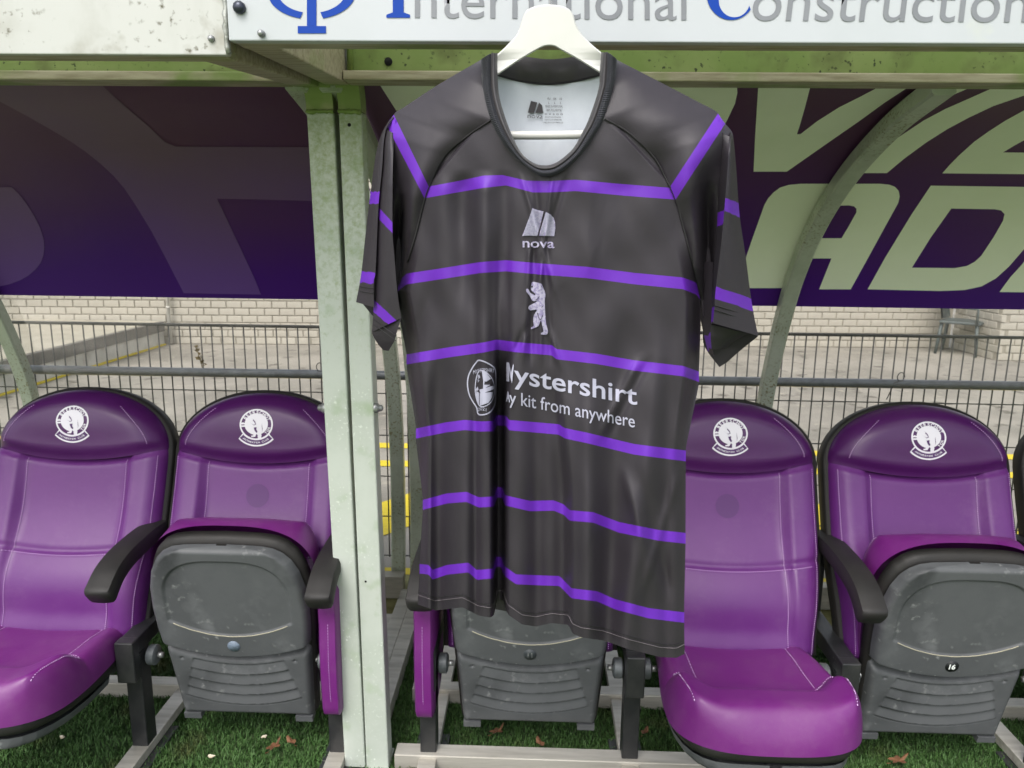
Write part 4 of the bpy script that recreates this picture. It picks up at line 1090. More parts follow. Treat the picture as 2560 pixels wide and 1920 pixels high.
def interp_rows(qs):
    X = np.empty((len(qs), NP_)); Y = np.empty((len(qs), NP_))
    # cubic in q (Catmull-Rom with non-uniform tangents)
    for i, q in enumerate(qs):
        k = min(max(int(np.searchsorted(RQ, q, 'right')) - 1, 0), len(RQ) - 2); h = RQ[k+1] - RQ[k]; t = (q - RQ[k])/h
        for A, O in ((RX, X), (RY, Y)):
            s1 = (A[k+1] - A[k])/h
            s0 = (A[k] - A[k-1])/(RQ[k] - RQ[k-1]) if k > 0 else s1
            s2 = (A[k+2] - A[k+1])/(RQ[k+2] - RQ[k+1]) if k + 2 < len(RQ) else s1
            hm = lambda a, b: np.where(a*b > 0, 2*a*b/(a + b + 1e-9*np.sign(a + b)), 0.)
            m0 = hm(s0, s1)*h; m1 = hm(s1, s2)*h
            O[i] = (2*t**3 - 3*t*t + 1)*A[k] + (t**3 - 2*t*t + t)*m0 + (-2*t**3 + 3*t*t)*A[k+1] + (t**3 - t*t)*m1
    return X, Y
qs = np.concatenate([np.linspace(a, b, n, endpoint=False) for a, b, n in ((.52, 1, 26), (1, 1.5, 6), (1.5, 2, 26), (2, 2.5, 6), (2.5, 3, 26), (3, 3.5, 6), (3.5, 4, 26), (4, 4.5, 6), (4.5, 5, 26), (5, 5.5, 6), (5.5, 6, 24), (6, 6.5, 6), (6.5, 6.98, 14))] + [np.array([6.98])])
SHX, SHY = interp_rows(qs)
shirt = thing('football_shirt', 'dark grey football shirt with purple stripes hanging on a white hanger', 'shirt', (.02, 1.135, .95))
P3 = shirt_pt(SHX, SHY, bodyD(SHX, SHY))
UVq = np.repeat(qs[:, None], NP_, 1); UVq = np.where(UVq < 1, .75, UVq); UVq = np.where(UVq > 6.5, 6.75, UVq)
mb = MB().grid(P3); front = wpart('front_panel', mb, 'shirt', shirt, uv=np.stack([np.zeros(UVq.size), UVq.ravel()], 1))
# back panel, joined at the sides, hanging a hand's width behind
bx = np.concatenate([SHX[:, ::12], SHX[:, -1:]], 1); by = np.concatenate([SHY[:, ::12], SHY[:, -1:]], 1)
k = bx.shape[1]; u = np.linspace(-1, 1, k)
bulge = -.055 - .03*(1 - u*u)[None, :] + .01*np.sin(u*9)[None, :]*sst(600, 1500, by)
sm = by.copy()
for i in range(3): sm[:, 2:-2] = (sm[:, :-4] + sm[:, 1:-3] + sm[:, 2:-2] + sm[:, 3:-1] + sm[:, 4:])/5
sm = sm - 14*sst(1200, 1600, sm)
top = qs >= 1.0
bq = np.where(UVq[:, :1] < 1, .75, UVq[:, :1]) * np.ones((1, k))
bd = bodyD(bx, by)*0 + bulge
bd[:, 0] = bodyD(bx[:, 0], by[:, 0]) - .002; bd[:, -1] = bodyD(bx[:, -1], by[:, -1]) - .002
mb = MB().grid(shirt_pt(bx, sm, bd)[top]); wpart('back_panel', mb, 'shirt', shirt, uv=np.stack([np.zeros(bq[top].size), bq[top].ravel()], 1))

# sleeves: strips of cloth between measured edges; depth gives the folds
def strip(pl, pr, dl, dr, ql, qr, nu=22, nv=50, sag=0, curve=0):
    """pl/pr edge polylines (top to bottom); dl/dr depths along them; ql/qr stripe coordinate along them"""
    def res(pts, vals):
        P = catmull(pts, 8) if len(pts) > 2 else np.array(pts, float); s = np.r_[0, np.cumsum(np.linalg.norm(np.diff(P, axis=0), axis=1))]; s /= s[-1]
        v = np.linspace(0, 1, nv); C_ = np.stack([np.interp(v, s, P[:, 0]), np.interp(v, s, P[:, 1])], 1)
        s0 = np.r_[0, np.cumsum(np.linalg.norm(np.diff(np.array(pts, float), axis=0), axis=1))]; s0 /= s0[-1]
        return C_, [np.interp(v, s0, w) for w in vals]
    A, (da, qa) = res(pl, (dl, ql)); B, (db, qb) = res(pr, (dr, qr))
    u = np.linspace(0, 1, nu)[None, :]
    X = A[:, :1]*(1-u) + B[:, :1]*u; Y = A[:, 1:]*(1-u) + B[:, 1:]*u + sag*np.sin(math.pi*u)*np.linspace(0, 1, nv)[:, None]
    D = da[:, None]*(1-u) + db[:, None]*u + curve*np.sin(math.pi*u); Q = qa[:, None]*(1-u) + qb[:, None]*u
    return X, Y, D, Q
def sleeve_mesh(name, parts, label=None):
    mb = MB(); uv = []
    for X, Y, D, Q in parts:
        mb.grid(shirt_pt(X, Y, D)); uv += list(np.stack([np.zeros(Q.size), Q.ravel()], 1))
    return wpart(name, mb, 'shirt', shirt, uv=uv)
def LC(*p): return [(880 + x/2.37, 250 + y/2.37) for x, y in p]
def RC(*p): return [(1600 + x/2.37, 250 + y/2.37) for x, y in p]
def diagq(X, Y, a, b, c, d):
    """stripe coordinate across the quad a-b (upper edge) and c-d (lower edge); <.5 inside"""
    a, b, c, d = map(np.array, (a, b, c, d))
    n = np.array([-(b-a)[1], (b-a)[0]], float); n /= np.linalg.norm(n); w0 = np.dot(c - a, n); w1 = np.dot(d - b, n)
    tt = b - a; L2 = np.dot(tt, tt); f = ((X - a[0])*tt[0] + (Y - a[1])*tt[1])/L2
    dist = (X - a[0])*n[0] + (Y - a[1])*n[1]; w = w0 + (w1 - w0)*np.clip(f, 0, 1)
    z = dist/w*.5
    return 1 + np.clip(z, -.45, .95)
seamL = [(1205, 152), (1206, 215), (1226, 300), (1168, 340), (1112, 390), (1080, 450), (1062, 495), (1041, 579), (1019, 655), (998, 718), (996, 770)]
edgeL = [(1203, 149), (1095, 212), (1010, 268), (984, 288), (979, 340), (982, 480), (981, 579), (987, 638), (994, 735), (1000, 790)]
# shoulder and upper sleeve: one patch between the shoulder line / fold and the raglan seam
def seam_d(pts): return [float(bodyD(np.array(x), np.array(y))) + .002 for x, y in pts]
def upper(edge, seam, de, quad, nv=110, nu=60, fold=0):
    ds = [.012, .012] + seam_d(seam[2:])
    X, Y, D, Q = strip(edge, seam, de, ds, [0]*len(edge), [0]*len(seam), nu, nv)
    u = np.linspace(0, 1, nu)[None, :]
    D = D + .018*np.sin(math.pi*u)*np.sin(math.pi*np.linspace(0, 1, nv))[:, None]
    D = D - fold*gs(u, .30, .22)*sst(.45, .75, np.linspace(0, 1, nv))[:, None]
    D = D + .004*np.sin(X/26 + Y/40)*sst(250, 420, Y)
    return X, Y, D, diagq(X, Y, *quad)
uL = upper(edgeL, seamL, [-.012, -.010, -.014, -.016, -.004, -.008, -.035, -.05, -.06, -.06], ((985, 288), (1072, 467), (966, 313), (1061, 496)), fold=.05)
o1 = strip(LC((245,95),(205,145),(170,215),(140,330),(110,550),(80,830),(55,1030),(24,1198)), LC((250,110),(215,150),(190,230),(178,400),(156,640),(140,1000),(128,1080),(131,1228)),
           [-.016, -.016, -.02, -.024, -.026, -.028, -.03, -.032], [-.014, -.010, -.006, .0, .004, .006, .006, .006],
           [.75, .75, .75, .75, 1.0, 1.75, 2.0, 2.75], [.75, .75, .75, .75, 1.6, 1.9, 2.3, 2.75], 18, 90, curve=.004)
def yq(Y, bands):
    """stripe coordinate from y: bands = list of (ytop, ybottom) arrays"""
    Q = np.full(Y.shape, .75)
    for a, b in bands: Q = np.where((Y >= a) & (Y <= b), .25, Q)
    return Q
def band_q(X, Y, lines):
    """lines: [((xl,yl_top,yl_bot),(xr,yr_top,yr_bot))]; continuous stripe coordinate"""
    knots = []
    for (xl, a, b), (xr, c, d) in lines:
        f = np.clip((X - xl)/(xr - xl), -.6, 1.6); knots += [a + (c - a)*f, b + (d - b)*f]
    Q = np.zeros(X.shape) + .75
    n = len(lines)
    for i in range(n):
        T0, B0 = knots[2*i], knots[2*i+1]
        nxt = knots[2*i+2] if i < n - 1 else B0 + 400
        Q = np.where(Y >= T0, (i+1) + .5*np.clip((Y - T0)/(B0 - T0), 0, 1) + .49*np.clip((Y - B0)/(nxt - B0), 0, 1)*(Y > B0), Q)
        if i == 0: Q = np.where(Y < T0, .55 + .45*np.clip((Y - T0 + 200)/200, 0, 1), Q)
    return Q
o1 = o1[:3] + (band_q(o1[0], o1[1], [((924, 481, 508), (947, 481, 508)), ((902, 679, 704), (934, 682, 708))]),)
o2 = strip(LC((200,170),(186,260),(178,400),(156,640),(140,1000),(130,1190),(118,1375)), LC((250,200),(244,300),(240,500),(240,780),(250,920),(270,1150),(292,1292)),
           [-.016, -.014, -.012, -.008, -.008, -.008, -.01], [-.004, .008, .022, .026, .026, .024, .02], [.75]*7, [.75]*7, 26, 110, curve=.008)
o2 = o2[:3] + (band_q(o2[0], o2[1], [((947, 520, 546), (981, 557, 582)), ((937, 752, 781), (993, 803, 829))]),)
o3 = strip(LC((130,1280),(118,1375),(150,1440),(185,1482)), LC((292,1292),(268,1370),(250,1430),(216,1487)), [-.009, -.01, -.012, -.014], [.02, .016, .01, -.008], [.75]*4, [.75]*4, 16, 14)
sleeve_mesh('sleeve', [uL, o1, o2, o3])
# cloth closing the sleeve behind
bk = strip(LC((245,95),(170,215),(110,550),(55,1030),(40,1180)), LC((300,200),(330,500),(330,900),(300,1250),(240,1420)), [-.05]*5, [-.07]*5, [.75]*5, [.75]*5, 10, 20)
sleeve_mesh('sleeve_back', [bk])
# right sleeve
seamR = [(1540, 152), (1534, 215), (1511, 296), (1572, 332), (1634, 392), (1664, 445), (1689, 499), (1710, 575), (1735, 672), (1752, 745), (1757, 790)]
edgeR = [(1541, 149), (1650, 205), (1740, 252), (1796, 285), (1806, 335), (1800, 450), (1792, 571), (1784, 672), (1781, 735), (1777, 811)]
uR = upper(edgeR, seamR, [-.012, -.010, -.012, -.012, .0, -.006, -.03, -.045, -.055, -.06], ((1795, 284), (1676, 466), (1813, 309), (1689, 499)), fold=.055)
p1 = strip(RC((530,215),(524,330),(505,590),(480,860),(450,1110),(440,1240),(432,1322)), RC((540,185),(556,250),(572,430),(590,680),(625,920),(662,1200),(700,1397)),
           [-.004, .010, .022, .028, .03, .03, .03], [-.03, -.032, -.036, -.04, -.042, -.045, -.045], [.75]*7, [.75]*7, 30, 110, curve=.012)
p1 = p1[:3] + (band_q(p1[0], p1[1], [((1813, 496, 526), (1846, 508, 541)), ((1790, 717, 746), (1876, 746, 774))]),)
p2 = strip(RC((455,190),(470,330),(462,600),(455,760),(435,1000),(430,1150),(420,1330)), RC((530,215),(524,330),(505,590),(480,860),(450,1110),(440,1240),(432,1322)),
           [-.006, -.012, -.016, -.018, -.018, -.018, -.018], [-.003, .009, .021, .027, .029, .029, .029], [.75]*7, [.75]*7, 14, 110)
p2 = p2[:3] + (band_q(p2[0], p2[1], [((1792, 534, 566), (1810, 527, 558)), ((1777, 772, 806), (1784, 768, 800))]),)
p0 = strip([(1794, 284), (1813, 309), (1830, 330), (1834, 350)], [(1798, 300), (1806, 330), (1818, 345), (1826, 352)], [-.02]*4, [-.004]*4, [.75]*4, [.75]*4, 8, 16)
p0 = p0[:3] + (diagq(p0[0], p0[1], (1795, 284), (1676, 466), (1813, 309), (1689, 499)),)
shL = strip([(984, 288), (966, 312), (952, 340)], [(990, 300), (985, 335), (984, 350)], [-.02]*3, [-.006]*3, [.75]*3, [.75]*3, 8, 16)
shL = shL[:3] + (diagq(shL[0], shL[1], (985, 288), (1072, 467), (966, 313), (1061, 496)),)
sleeve_mesh('shoulder_cap', [shL])
sleeve_mesh('sleeve', [uR, p0, p1, p2])
# inside of the right sleeve seen through its open hem
q1 = strip(RC((420,1330),(418,1400),(425,1480)), RC((640,1385),(560,1430),(520,1470)), [-.018, -.02, -.03], [-.04, -.05, -.06], [.75]*3, [.75]*3, 14, 14, curve=.008)
q2 = strip(RC((390,1200),(372,1410),(400,1490),(470,1582)), RC((700,1390),(697,1402),(600,1480),(515,1555)), [-.075]*4, [-.05, -.05, -.07, -.075], [.75]*4, [.75]*4, 16, 20)
q3 = strip(RC((340,960),(352,1250),(400,1490)), RC((432,960),(425,1400),(440,1520)), [-.06]*3, [-.035]*3, [.75]*3, [.75]*3, 8, 16)
q3 = q3[:3] + (band_q(q3[0], q3[1], [((1757, 848, 880), (1778, 838, 862))]),)
sleeve_mesh('sleeve_lining', [q1, q2, q3])
bk = strip(RC((420,200),(400,600),(380,1100)), RC((540,185),(585,680),(660,1200)), [-.07]*3, [-.05]*3, [.75]*3, [.75]*3, 10, 20)
sleeve_mesh('sleeve_back', [bk])

# seams and stitch lines
def line_on(name, pts, dfun, material, r=.0009, dash=0, n=6):
    P = catmull(pts, n); V = shirt_pt(P[:, 0], P[:, 1], dfun(P[:, 0], P[:, 1])); mb = MB()
    if dash:
        for i in range(0, len(V) - 1, 2): mb.tube([V[i], V[i] + (V[i+1]-V[i])*dash], r, 4, False)
    else: mb.tube(list(V), r, 5)
    return wpart(name, mb, material, shirt)
sfun = lambda x, y: bodyD(x, y) + .0022
line_on('raglan_seam', seamL[2:9], sfun, 'seam', .0013); line_on('raglan_seam', seamR[2:10], sfun, 'seam', .0013)
for off in (24, 32):
    x, y = row_arr(hem); mk = np.ones(NP_, bool)
    V = shirt_pt(x, y - off, bodyD(x, y - off) + .0012); mb = MB()
    for i in range(0, NP_ - 1): mb.tube([V[i], V[i] + (V[i+1]-V[i])*(.75 if off == 24 else 1.0)], .0006, 4, False)
    wpart('hem_stitching', mb, 'hemthread' if off == 24 else 'seam', shirt)
def sleeve_line(a, b, d0, d1, m, name='cuff_stitching', bow=0):
    t = np.linspace(0, 1, 26); x = a[0] + (b[0]-a[0])*t; y = a[1] + (b[1]-a[1])*t + bow*np.sin(math.pi*t); V = shirt_pt(x, y, d0 + (d1-d0)*t + .0125*np.sin(math.pi*t)*(1 if abs(b[0]-a[0]) > 60 else .5) + .0015)
    wpart(name, MB().tube(list(V), .0007, 4), m, shirt)
for dy in (0, 12):
    sleeve_line((1787, 763 + dy), (1880, 792 + dy), .03, -.045, 'seam')
    sleeve_line((898, 716 + dy), (932, 721 + dy), -.031, .006, 'seam'); sleeve_line((933, 798 + dy), (990, 840 + dy), -.008, .016, 'seam')

# collar: ribbed navy band outside, charcoal band inside it, standing slightly proud
outL = [(1203, 149), (1205, 190), (1208, 224), (1225, 298), (1258, 358), (1297, 403), (1337, 433), (1367, 441), (1402, 430), (1447, 393), (1486, 338), (1511, 293), (1531, 224), (1539, 190), (1542, 149)]
inL = [(1244, 132), (1244, 184), (1248, 239), (1262, 290), (1281, 340), (1304, 383), (1334, 407), (1361, 413), (1391, 406), (1430, 374), (1453, 336), (1472, 297), (1496, 224), (1499, 184), (1503, 130)]
midL = [(a*.45 + c*.55, b*.45 + d*.55) for (a, b), (c, d) in zip(outL, inL)]
midL[0] = (1228, 134); midL[-1] = (1520, 132)
def band(name, A, B, da, db, material, nu=10, curve=.006):
    A, B = catmull(A, 8), catmull(B, 8); u = np.linspace(0, 1, nu)[None, :]
    X = A[:, :1]*(1-u) + B[:, :1]*u; Y = A[:, 1:]*(1-u) + B[:, 1:]*u
    base = bodyD(A[:, 0], np.maximum(A[:, 1], 300))[:, None]*0 + (.014 + .02*sst(150, 430, A[:, 1]))[:, None]
    mb = MB().grid(shirt_pt(X, Y, base + da*(1-u) + db*u + curve*np.sin(math.pi*u))); return wpart(name, mb, material, shirt)
band('collar_rib', outL, midL, .0, .004, 'navy'); band('collar_band', midL, inL, .003, -.004, 'collar')
# rib ridges
mb = MB(); A, B = catmull(outL, 14), catmull(midL, 14)
for i in range(len(A)):
    a, b = A[i], B[i]; t = np.linspace(.12, .9, 5); x = a[0]*(1-t) + b[0]*t; y = a[1]*(1-t) + b[1]*t
    base = .014 + .02*sst(150, 430, np.full(5, a[1])); mb.tube(list(shirt_pt(x, y, base + .004*t + .006*np.sin(math.pi*t) + .0004)), .0008, 4, False)
wpart('rib_ridges', mb, 'navy', shirt)
# back of the neck and the pale inside of the back panel
nb0 = [(1228, 132), (1290, 138), (1375, 148), (1460, 138), (1520, 130)]; nb1 = [(1243, 184), (1300, 199), (1370, 207), (1440, 199), (1500, 184)]
def patch(name, A, B, da, db, material, nu=10, curve=0):
    A, B = catmull(A, 8), catmull(B, 8); u = np.linspace(0, 1, nu)[None, :]
    X = A[:, :1]*(1-u) + B[:, :1]*u; Y = A[:, 1:]*(1-u) + B[:, 1:]*u
    w = np.linspace(-1, 1, len(A))[:, None]**2
    D = da*(1-u) + db*u + curve*np.sin(math.pi*u) + .035*w*np.ones_like(u) + .0016*np.sin(X/11)*sst(.25, .6, u)
    return wpart(name, MB().grid(shirt_pt(X, Y, D)), material, shirt)
patch('back_neck_band', nb0, nb1, -.048, -.052, 'collar', curve=.004)
patch('back_neck_seam', [(1243, 185), (1300, 200), (1370, 208), (1440, 200), (1500, 185)], [(1242, 190), (1300, 205), (1370, 213), (1440, 205), (1501, 190)], -.0535, -.0535, 'seam')
patch('back_lining', [(1238, 184), (1300, 202), (1370, 210), (1440, 202), (1505, 184)], [(1180, 520), (1280, 540), (1370, 545), (1450, 540), (1560, 520)], -.056, -.062, 'lining', 40)
# charcoal outside of the yoke behind the lining
patch('back_yoke', [(1203, 155), (1290, 150), (1375, 152), (1460, 150), (1541, 155)], [(1080, 520), (1240, 540), (1370, 545), (1500, 540), (1660, 520)], -.066, -.075, 'collar', 14)

# printing and embroidery on the chest
bs = lambda off: (lambda x, y: shirt_pt(x, y, bodyD(x, y) + off + .008*gs(x, 1266, 12)*(np.asarray(y) > 880)))
E4 = lambda pts: [(1280 + x/4.607, 500 + y/4.607) for x, y in pts]
nova = [tess([E4([(235, 95), (300, 118), (363, 132), (330, 270), (290, 415), (200, 410), (117, 414), (140, 360), (180, 250), (215, 160)])]),
        tess([E4([(390, 138), (440, 165), (478, 205), (495, 255), (499, 320), (488, 416), (310, 412), (345, 290)])])]
printed('nova_emblem', nova, bs(.0022), 'embroid', shirt, 4)
word('nova', 1306.5, 1386, 618, 620, 0, bs(.0022), 'embroid', shirt, 'nova_lettering', bold=.012, L=4, yscale=33)
def thread_lines():
    mb = MB()
    for (x0, y0, x1, y1, dx) in ((236, 118, 345, 142, -5.6), ):
        for i in range(22):
            f = i/21; a = E4([(225 - 95*f, 112 + 292*f)])[0]; b = E4([(352 - 62*f, 140 + 264*f)])[0]
            t = np.linspace(.03, .97, 6); x = a[0] + (b[0]-a[0])*t; y = a[1] + (b[1]-a[1])*t; mb.tube(list(shirt_pt(x, y, bodyD(x, y) + .0026)), .00045, 4, False)
            a = E4([(385 - 66*f, 150 + 252*f)])[0]; b = E4([(432 + 62*min(1, f*2.2)**.5, 165 + 240*f)])[0]
            x = a[0] + (b[0]-a[0])*t; y = a[1] + (b[1]-a[1])*t; mb.tube(list(shirt_pt(x, y, bodyD(x, y) + .0026)), .00045, 4, False)
    wpart('emblem_threads', mb, 'print', shirt)
thread_lines()
bear = smoothloop(E4([(228, 950), (250, 942), (285, 950), (325, 960), (342, 968), (350, 990), (368, 1030), (383, 1075), (384, 1110), (378, 1150), (380, 1250), (384, 1340), (392, 1420), (408, 1480), (414, 1520), (400, 1548), (360, 1552), (333, 1545), (340, 1528), (362, 1515), (352, 1460), (338, 1400), (330, 1390), (318, 1420), (304, 1450), (280, 1465), (250, 1478), (222, 1485), (216, 1475), (232, 1462), (250, 1445), (244, 1400), (248, 1340), (268, 1300), (288, 1265), (250, 1265), (215, 1272), (198, 1262), (188, 1242), (200, 1218), (232, 1200), (270, 1180), (290, 1160), (262, 1165), (238, 1160), (222, 1140), (205, 1105), (180, 1075), (162, 1045), (165, 1028), (180, 1022), (196, 1040), (212, 1070), (240, 1085), (268, 1100), (266, 1080), (246, 1060), (222, 1040), (218, 1010), (222, 975)]), 3)
printed('bear_emblem', [tess([bear])], bs(.0024), 'embroid', shirt, 3.5)
bear_lines = [E4([(275, 1155), (300, 1140), (318, 1105), (312, 1104), (296, 1134), (272, 1148)]), E4([(288, 1300), (300, 1345), (322, 1385), (340, 1372), (358, 1325), (350, 1325), (336, 1364), (322, 1374), (306, 1342), (296, 1296)]),
              E4([(222, 990), (236, 986), (242, 1000), (230, 1012), (222, 1008)]), E4([(335, 985), (346, 1000), (342, 1004), (332, 990)]), E4([(340, 1235), (352, 1215), (356, 1218), (346, 1240)])]
printed('bear_outline', [tess([l]) for l in bear_lines], bs(.0034), 'seam', shirt, 4)
printed('sponsor_initial', [tess([[(1266, 953), (1266, 905), (1273, 907), (1277.5, 931), (1283, 910), (1284.5, 914), (1280, 958), (1277.5, 950), (1273, 926), (1273, 954)]])], bs(.0016), 'print', shirt, 3)
word('ystershirt', 1285, 1593, 956.5, 1012, 0, bs(.0016), 'print', shirt, 'sponsor_lettering', bold=.012, L=4, yscale=66)
printed('slogan_initial', [tess([[(1265, 1004), (1269, 979), (1271, 979), (1275, 1006), (1272.5, 1006), (1271.5, 998), (1268.6, 998), (1267.5, 1004)]])], bs(.0016), 'print', shirt, 3)
word('y kit from anywhere', 1273, 1587, 1008, 1069, 0, bs(.0016), 'print', shirt, 'slogan_lettering', bold=.004, L=4, yscale=46)
C3 = lambda pts: [(1140 + x/4.424, 860 + y/4.424) for x, y in pts]
bo = smoothloop(C3([(250, 172), (330, 195), (400, 235), (438, 280), (448, 400), (445, 560), (438, 660), (400, 740), (340, 780), (270, 790), (235, 770), (222, 705), (180, 640), (140, 560), (120, 450), (132, 350), (175, 260), (215, 205)]), 4)
bi = smoothloop(C3([(252, 188), (325, 208), (392, 246), (427, 288), (436, 400), (433, 560), (426, 655), (392, 728), (336, 767), (274, 776), (246, 760), (234, 700), (192, 635), (152, 556), (134, 450), (145, 355), (186, 268), (222, 218)]), 4)
badge = [tess([bo, bi[::-1]])]
ri = smoothloop(C3([(262, 290), (330, 305), (395, 370), (426, 450), (426, 560), (395, 640), (330, 690), (262, 692), (225, 620), (208, 520), (212, 420), (232, 330)]), 4)
ri2 = smoothloop(C3([(264, 300), (327, 315), (388, 376), (417, 452), (417, 558), (388, 632), (328, 680), (266, 682), (234, 616), (218, 520), (222, 424), (241, 336)]), 4)
badge.append(tess([ri, ri2[::-1]]))
badge.append(tess([C3([(262, 545), (405, 530), (400, 590), (360, 650), (262, 685)])])); badge.append(tess([C3([(225, 520), (255, 540), (255, 680), (238, 640), (222, 560)])]))
badge.append(tess([C3([(258, 505), (410, 462), (428, 496), (275, 555)])])); badge.append(tess([C3([(212, 510), (240, 470), (250, 505), (232, 520)])]))
jl = C3([(285, 300), (332, 310), (385, 385), (330, 420), (318, 408), (312, 450), (380, 452), (300, 500), (300, 400)]); jl2 = C3([(292, 312), (328, 320), (370, 382), (332, 405), (308, 388), (303, 458), (350, 459), (308, 484), (308, 400)])
badge.append(tess([jl]))
def mini(s, x0, y0, x1, y1, h, rot=0):
    P, T = text2d(s, 0); P = P.copy(); P[:, 0] -= P[:, 0].min(); w = P[:, 0].max(); u = P[:, 0]/w
    bow = -h*.35*np.sin(math.pi*u)
    (ax, ay), (bx_, by_) = C3([(x0, y0), (x1, y1)])
    return (np.stack([ax + (bx_-ax)*u, ay + (by_-ay)*u - P[:, 1]*h/4.424*1.35 + bow/4.424*1.0], 1), T)
badge += [mini('MYSTERSHIRT', 190, 335, 425, 318, 46), mini('?', 238, 440, 268, 435, 80), mini('2021', 240, 748, 335, 748, 42)]
printed('club_badge', badge, bs(.0016), 'print', shirt, 4)
# size print inside the neck
inn = lambda x, y: shirt_pt(x, y, -.0545 + .035*((np.asarray(x) - 1371)/133)**2)
B3 = lambda pts: [(860 + x/2.011, y/2.011) for x, y in pts]
lg = [tess([B3([(940, 507), (972, 515), (956, 568), (924, 566)])]), tess([B3([(980, 515), (996, 530), (1001, 568), (962, 568)])])]
printed('neck_label', lg, inn, 'tagink', shirt, 6)
word('nova', 1319, 1357, 295, 296, 0, inn, 'tagink', shirt, 'neck_lettering', L=6, yscale=16)
for s_, x0, x1, y, h in (('EU    UK    US', 1369, 1405, 249, 6), ('L      L      L', 1371, 1403, 259, 6), ('MADE IN PORTUGAL', 1364, 1407, 268, 6.5), ('100% POLYESTER', 1366, 1404, 278, 6.5), ('o x a o o', 1362, 1407, 287, 7), ('DO NOT IRON TRANSFERS', 1363, 1402, 294.5, 4.2), ('WASH AT LOW TEMPERATURE', 1361, 1404, 301, 4.2), ('TUMBLE DRY AT LOW TEMPERATURE', 1357, 1408, 308, 4.2)):
    word(s_, x0, x1, y, y + .6, 0, inn, 'tagink', shirt, 'neck_lettering', L=8, yscale=h*1.2)

# ------------------------------------------------------------------ white hanger
hang = thing('clothes_hanger', 'white plastic clothes hanger holding the striped shirt', 'hanger', (.02, 1.135, 1.75))
hp = [(1310, 35), (1322, 22), (1345, 14), (1375, 11), (1405, 15), (1424, 24), (1434, 38), (1440, 60), (1452, 82), (1470, 102), (1505, 132), (1600, 205), (1700, 262), (1772, 304), (1768, 318), (1690, 286), (1600, 240), (1502, 184), (1450, 152), (1400, 124), (1385, 116), (1368, 115), (1350, 121), (1300, 150), (1244, 188), (1150, 252), (1070, 296), (1018, 320), (1012, 308), (1070, 272), (1150, 212), (1245, 134), (1272, 108), (1290, 88), (1300, 66)]
hs_ = smoothloop(hp, 4)
hd = lambda x: -.012 - .0*np.asarray(x)
mb = MB(); n = len(hs_); cx_, cy_ = 1375, 130
P_ = np.array(hs_); nrm = np.roll(P_, -1, 0) - np.roll(P_, 1, 0); nrm = np.stack([nrm[:, 1], -nrm[:, 0]], 1); nrm /= np.linalg.norm(nrm, axis=1)[:, None]
secs = []
def hD(P): return -.004 - .030*np.clip((np.abs(P[:, 0] - 1375) - 125)/80, 0, 1)
for ins, dd in ((3.5, .0055), (1.2, .0045), (0, .002), (0, -.004), (3, -.007)):
    Q = P_ - nrm*ins; secs.append([tuple(v) for v in shirt_pt(Q[:, 0], Q[:, 1], hD(Q) + dd)])
m2 = MB(); vs_ = [p for s_ in secs for p in s_]; fs = []
for i in range(4):
    for j in range(n): fs.append((i*n+j, i*n+(j+1) % n, (i+1)*n+(j+1) % n, (i+1)*n+j))
Q0 = P_ - nrm*3.5
tr = geometry.tessellate_polygon([[Vector((*p, 0)) for p in Q0]])
fs += [tuple(t) for t in tr] + [tuple(4*n + i for i in t)[::-1] for t in tr]
m2.add(vs_, fs); wpart('shoulder_bow', m2, 'hanger', hang, auto=50)
bar = [shirt_pt(np.array(x), np.array(y), -.018) for x, y in ((1020, 322), (1200, 336), (1375, 338), (1550, 332), (1765, 312))]
wpart('trouser_bar', MB().tube(catmull(bar, 6), .0062, 14), 'hanger', hang)
top_ = shirt_pt(np.array(1375.), np.array(12.), -.005)
hk = [top_ + np.array((0, 0, -.01)), top_ + np.array((0, 0, .05)), top_ + np.array((0, .01, .11)), top_ + np.array((0, .04, .165))]
zt = 2.15
hk += [np.array((top_[0], top_[1] + .10, zt + .035)), np.array((top_[0], 1.345, zt + .012)), np.array((top_[0], 1.375, zt + .006)), np.array((top_[0], 1.392, zt - .02))]
wpart('hook', MB().tube(catmull(hk, 6), .0021, 8), 'hook', hang)

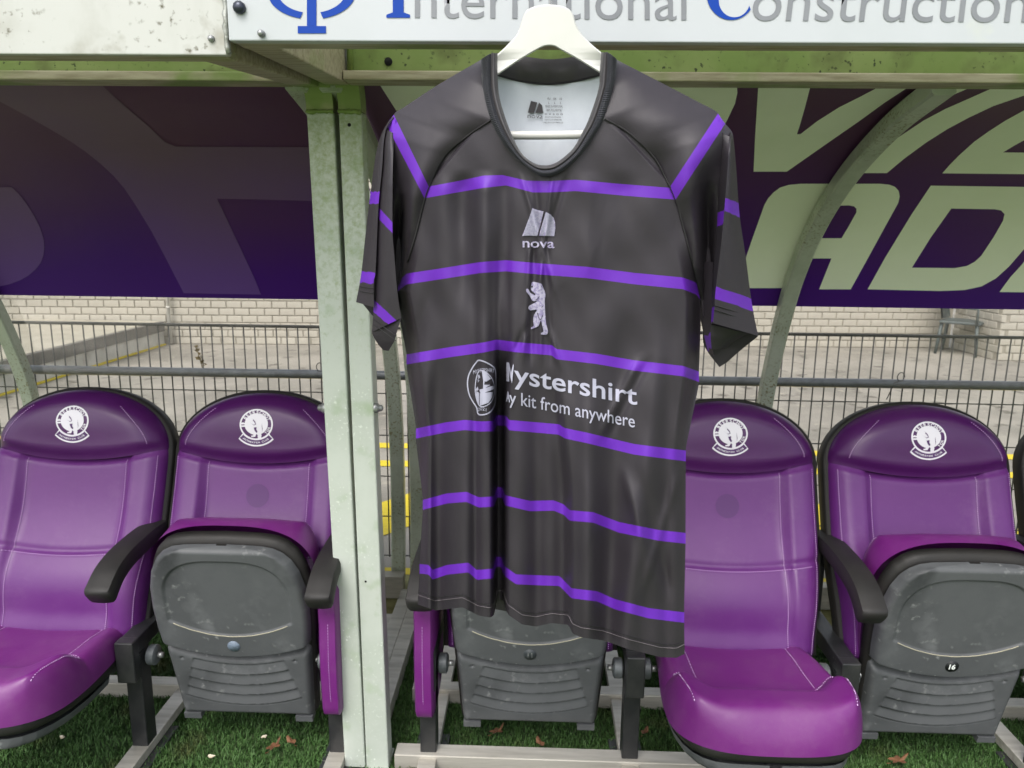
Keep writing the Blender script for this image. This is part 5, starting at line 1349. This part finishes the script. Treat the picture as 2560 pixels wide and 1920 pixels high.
# ------------------------------------------------------------------ fallen leaves and scraps on the turf
def leaf(px, s, rot, label, lobed=True):
    p = onZ(*px, .034)
    n = 22; out = []
    for i in range(n):
        a = 2*math.pi*i/n; r = 1 + (.32*math.cos(5*a) if lobed else .06*math.cos(3*a)); out.append((math.cos(a)*r*s*1.25, math.sin(a)*r*s*.62))
    mb = MB(); c, sn_ = math.cos(rot), math.sin(rot)
    def lift(x, y): return .004 + .006*abs(y/s) + .005*(x/s)**2 - .004*math.sin(3*x/s)
    V = [(0, 0, .003)] + [(x*c - y*sn_, x*sn_ + y*c, lift(x, y)) for x, y in out]
    mb.add(V, [(0, i+1, (i+1) % n + 1) for i in range(n)])
    mb.tube([(-s*1.25*c, -s*1.25*sn_, .004), (-s*1.9*c, -s*1.9*sn_, .008)], .0012, 5)
    o = obj('fallen_leaf', mb, 'leaf', smooth=False); o.location = p; tag(o, label, 'leaf')
leaf((2245, 1905), .024, .4, 'largest brown lobed leaf on the turf below the seat numbered 16')
leaf((685, 1870), .02, 1.2, 'curled rust brown leaf on the turf under the seat with the blank number sticker')
leaf((728, 1858), .017, 2.4, 'narrow rust brown leaf beside the curled one left of the posts', False)
leaf((1242, 1832), .019, .8, 'brown leaf on the turf left of the middle under the seat numbered 11')
leaf((1350, 1862), .017, 2.0, 'small brown leaf on the turf right of the middle under the seat numbered 11', False)
leaf((1612, 1834), .015, 1.0, 'tiny brown leaf on the turf beside the stand next to the unfolded seat', False)
for px, s, lb in (((660, 1842), .009, 'pale paper scrap on the turf under the pan of the seat with the blank sticker'), ((527, 1890), .010, 'pale scrap on the turf in front of the blank sticker seat, beside its foot rail'),
                  ((326, 1886), .009, 'pale scrap lying by the foot of the stand left of the blank sticker seat'), ((156, 1842), .009, 'white scrap on the turf under the unfolded seat in the plain banner shelter')):
    p = onZ(*px, .034); mb = MB(); n = 7
    V = [(math.cos(2*math.pi*k/n)*s*random.uniform(.7, 1.5), math.sin(2*math.pi*k/n)*s*random.uniform(.5, .9), random.uniform(0, .005)) for k in range(n)]
    mb.add(V + [(0, 0, .006)] + [(x*.8, y*.8, z - .004) for x, y, z in V], [(k, (k+1) % n, n) for k in range(n)] + [((k+1) % n, k, n+1+k, n+1+(k+1) % n) for k in range(n)])
    o = obj('litter_scrap', mb, 'scrap', smooth=False); o.location = p; tag(o, lb, 'scrap')
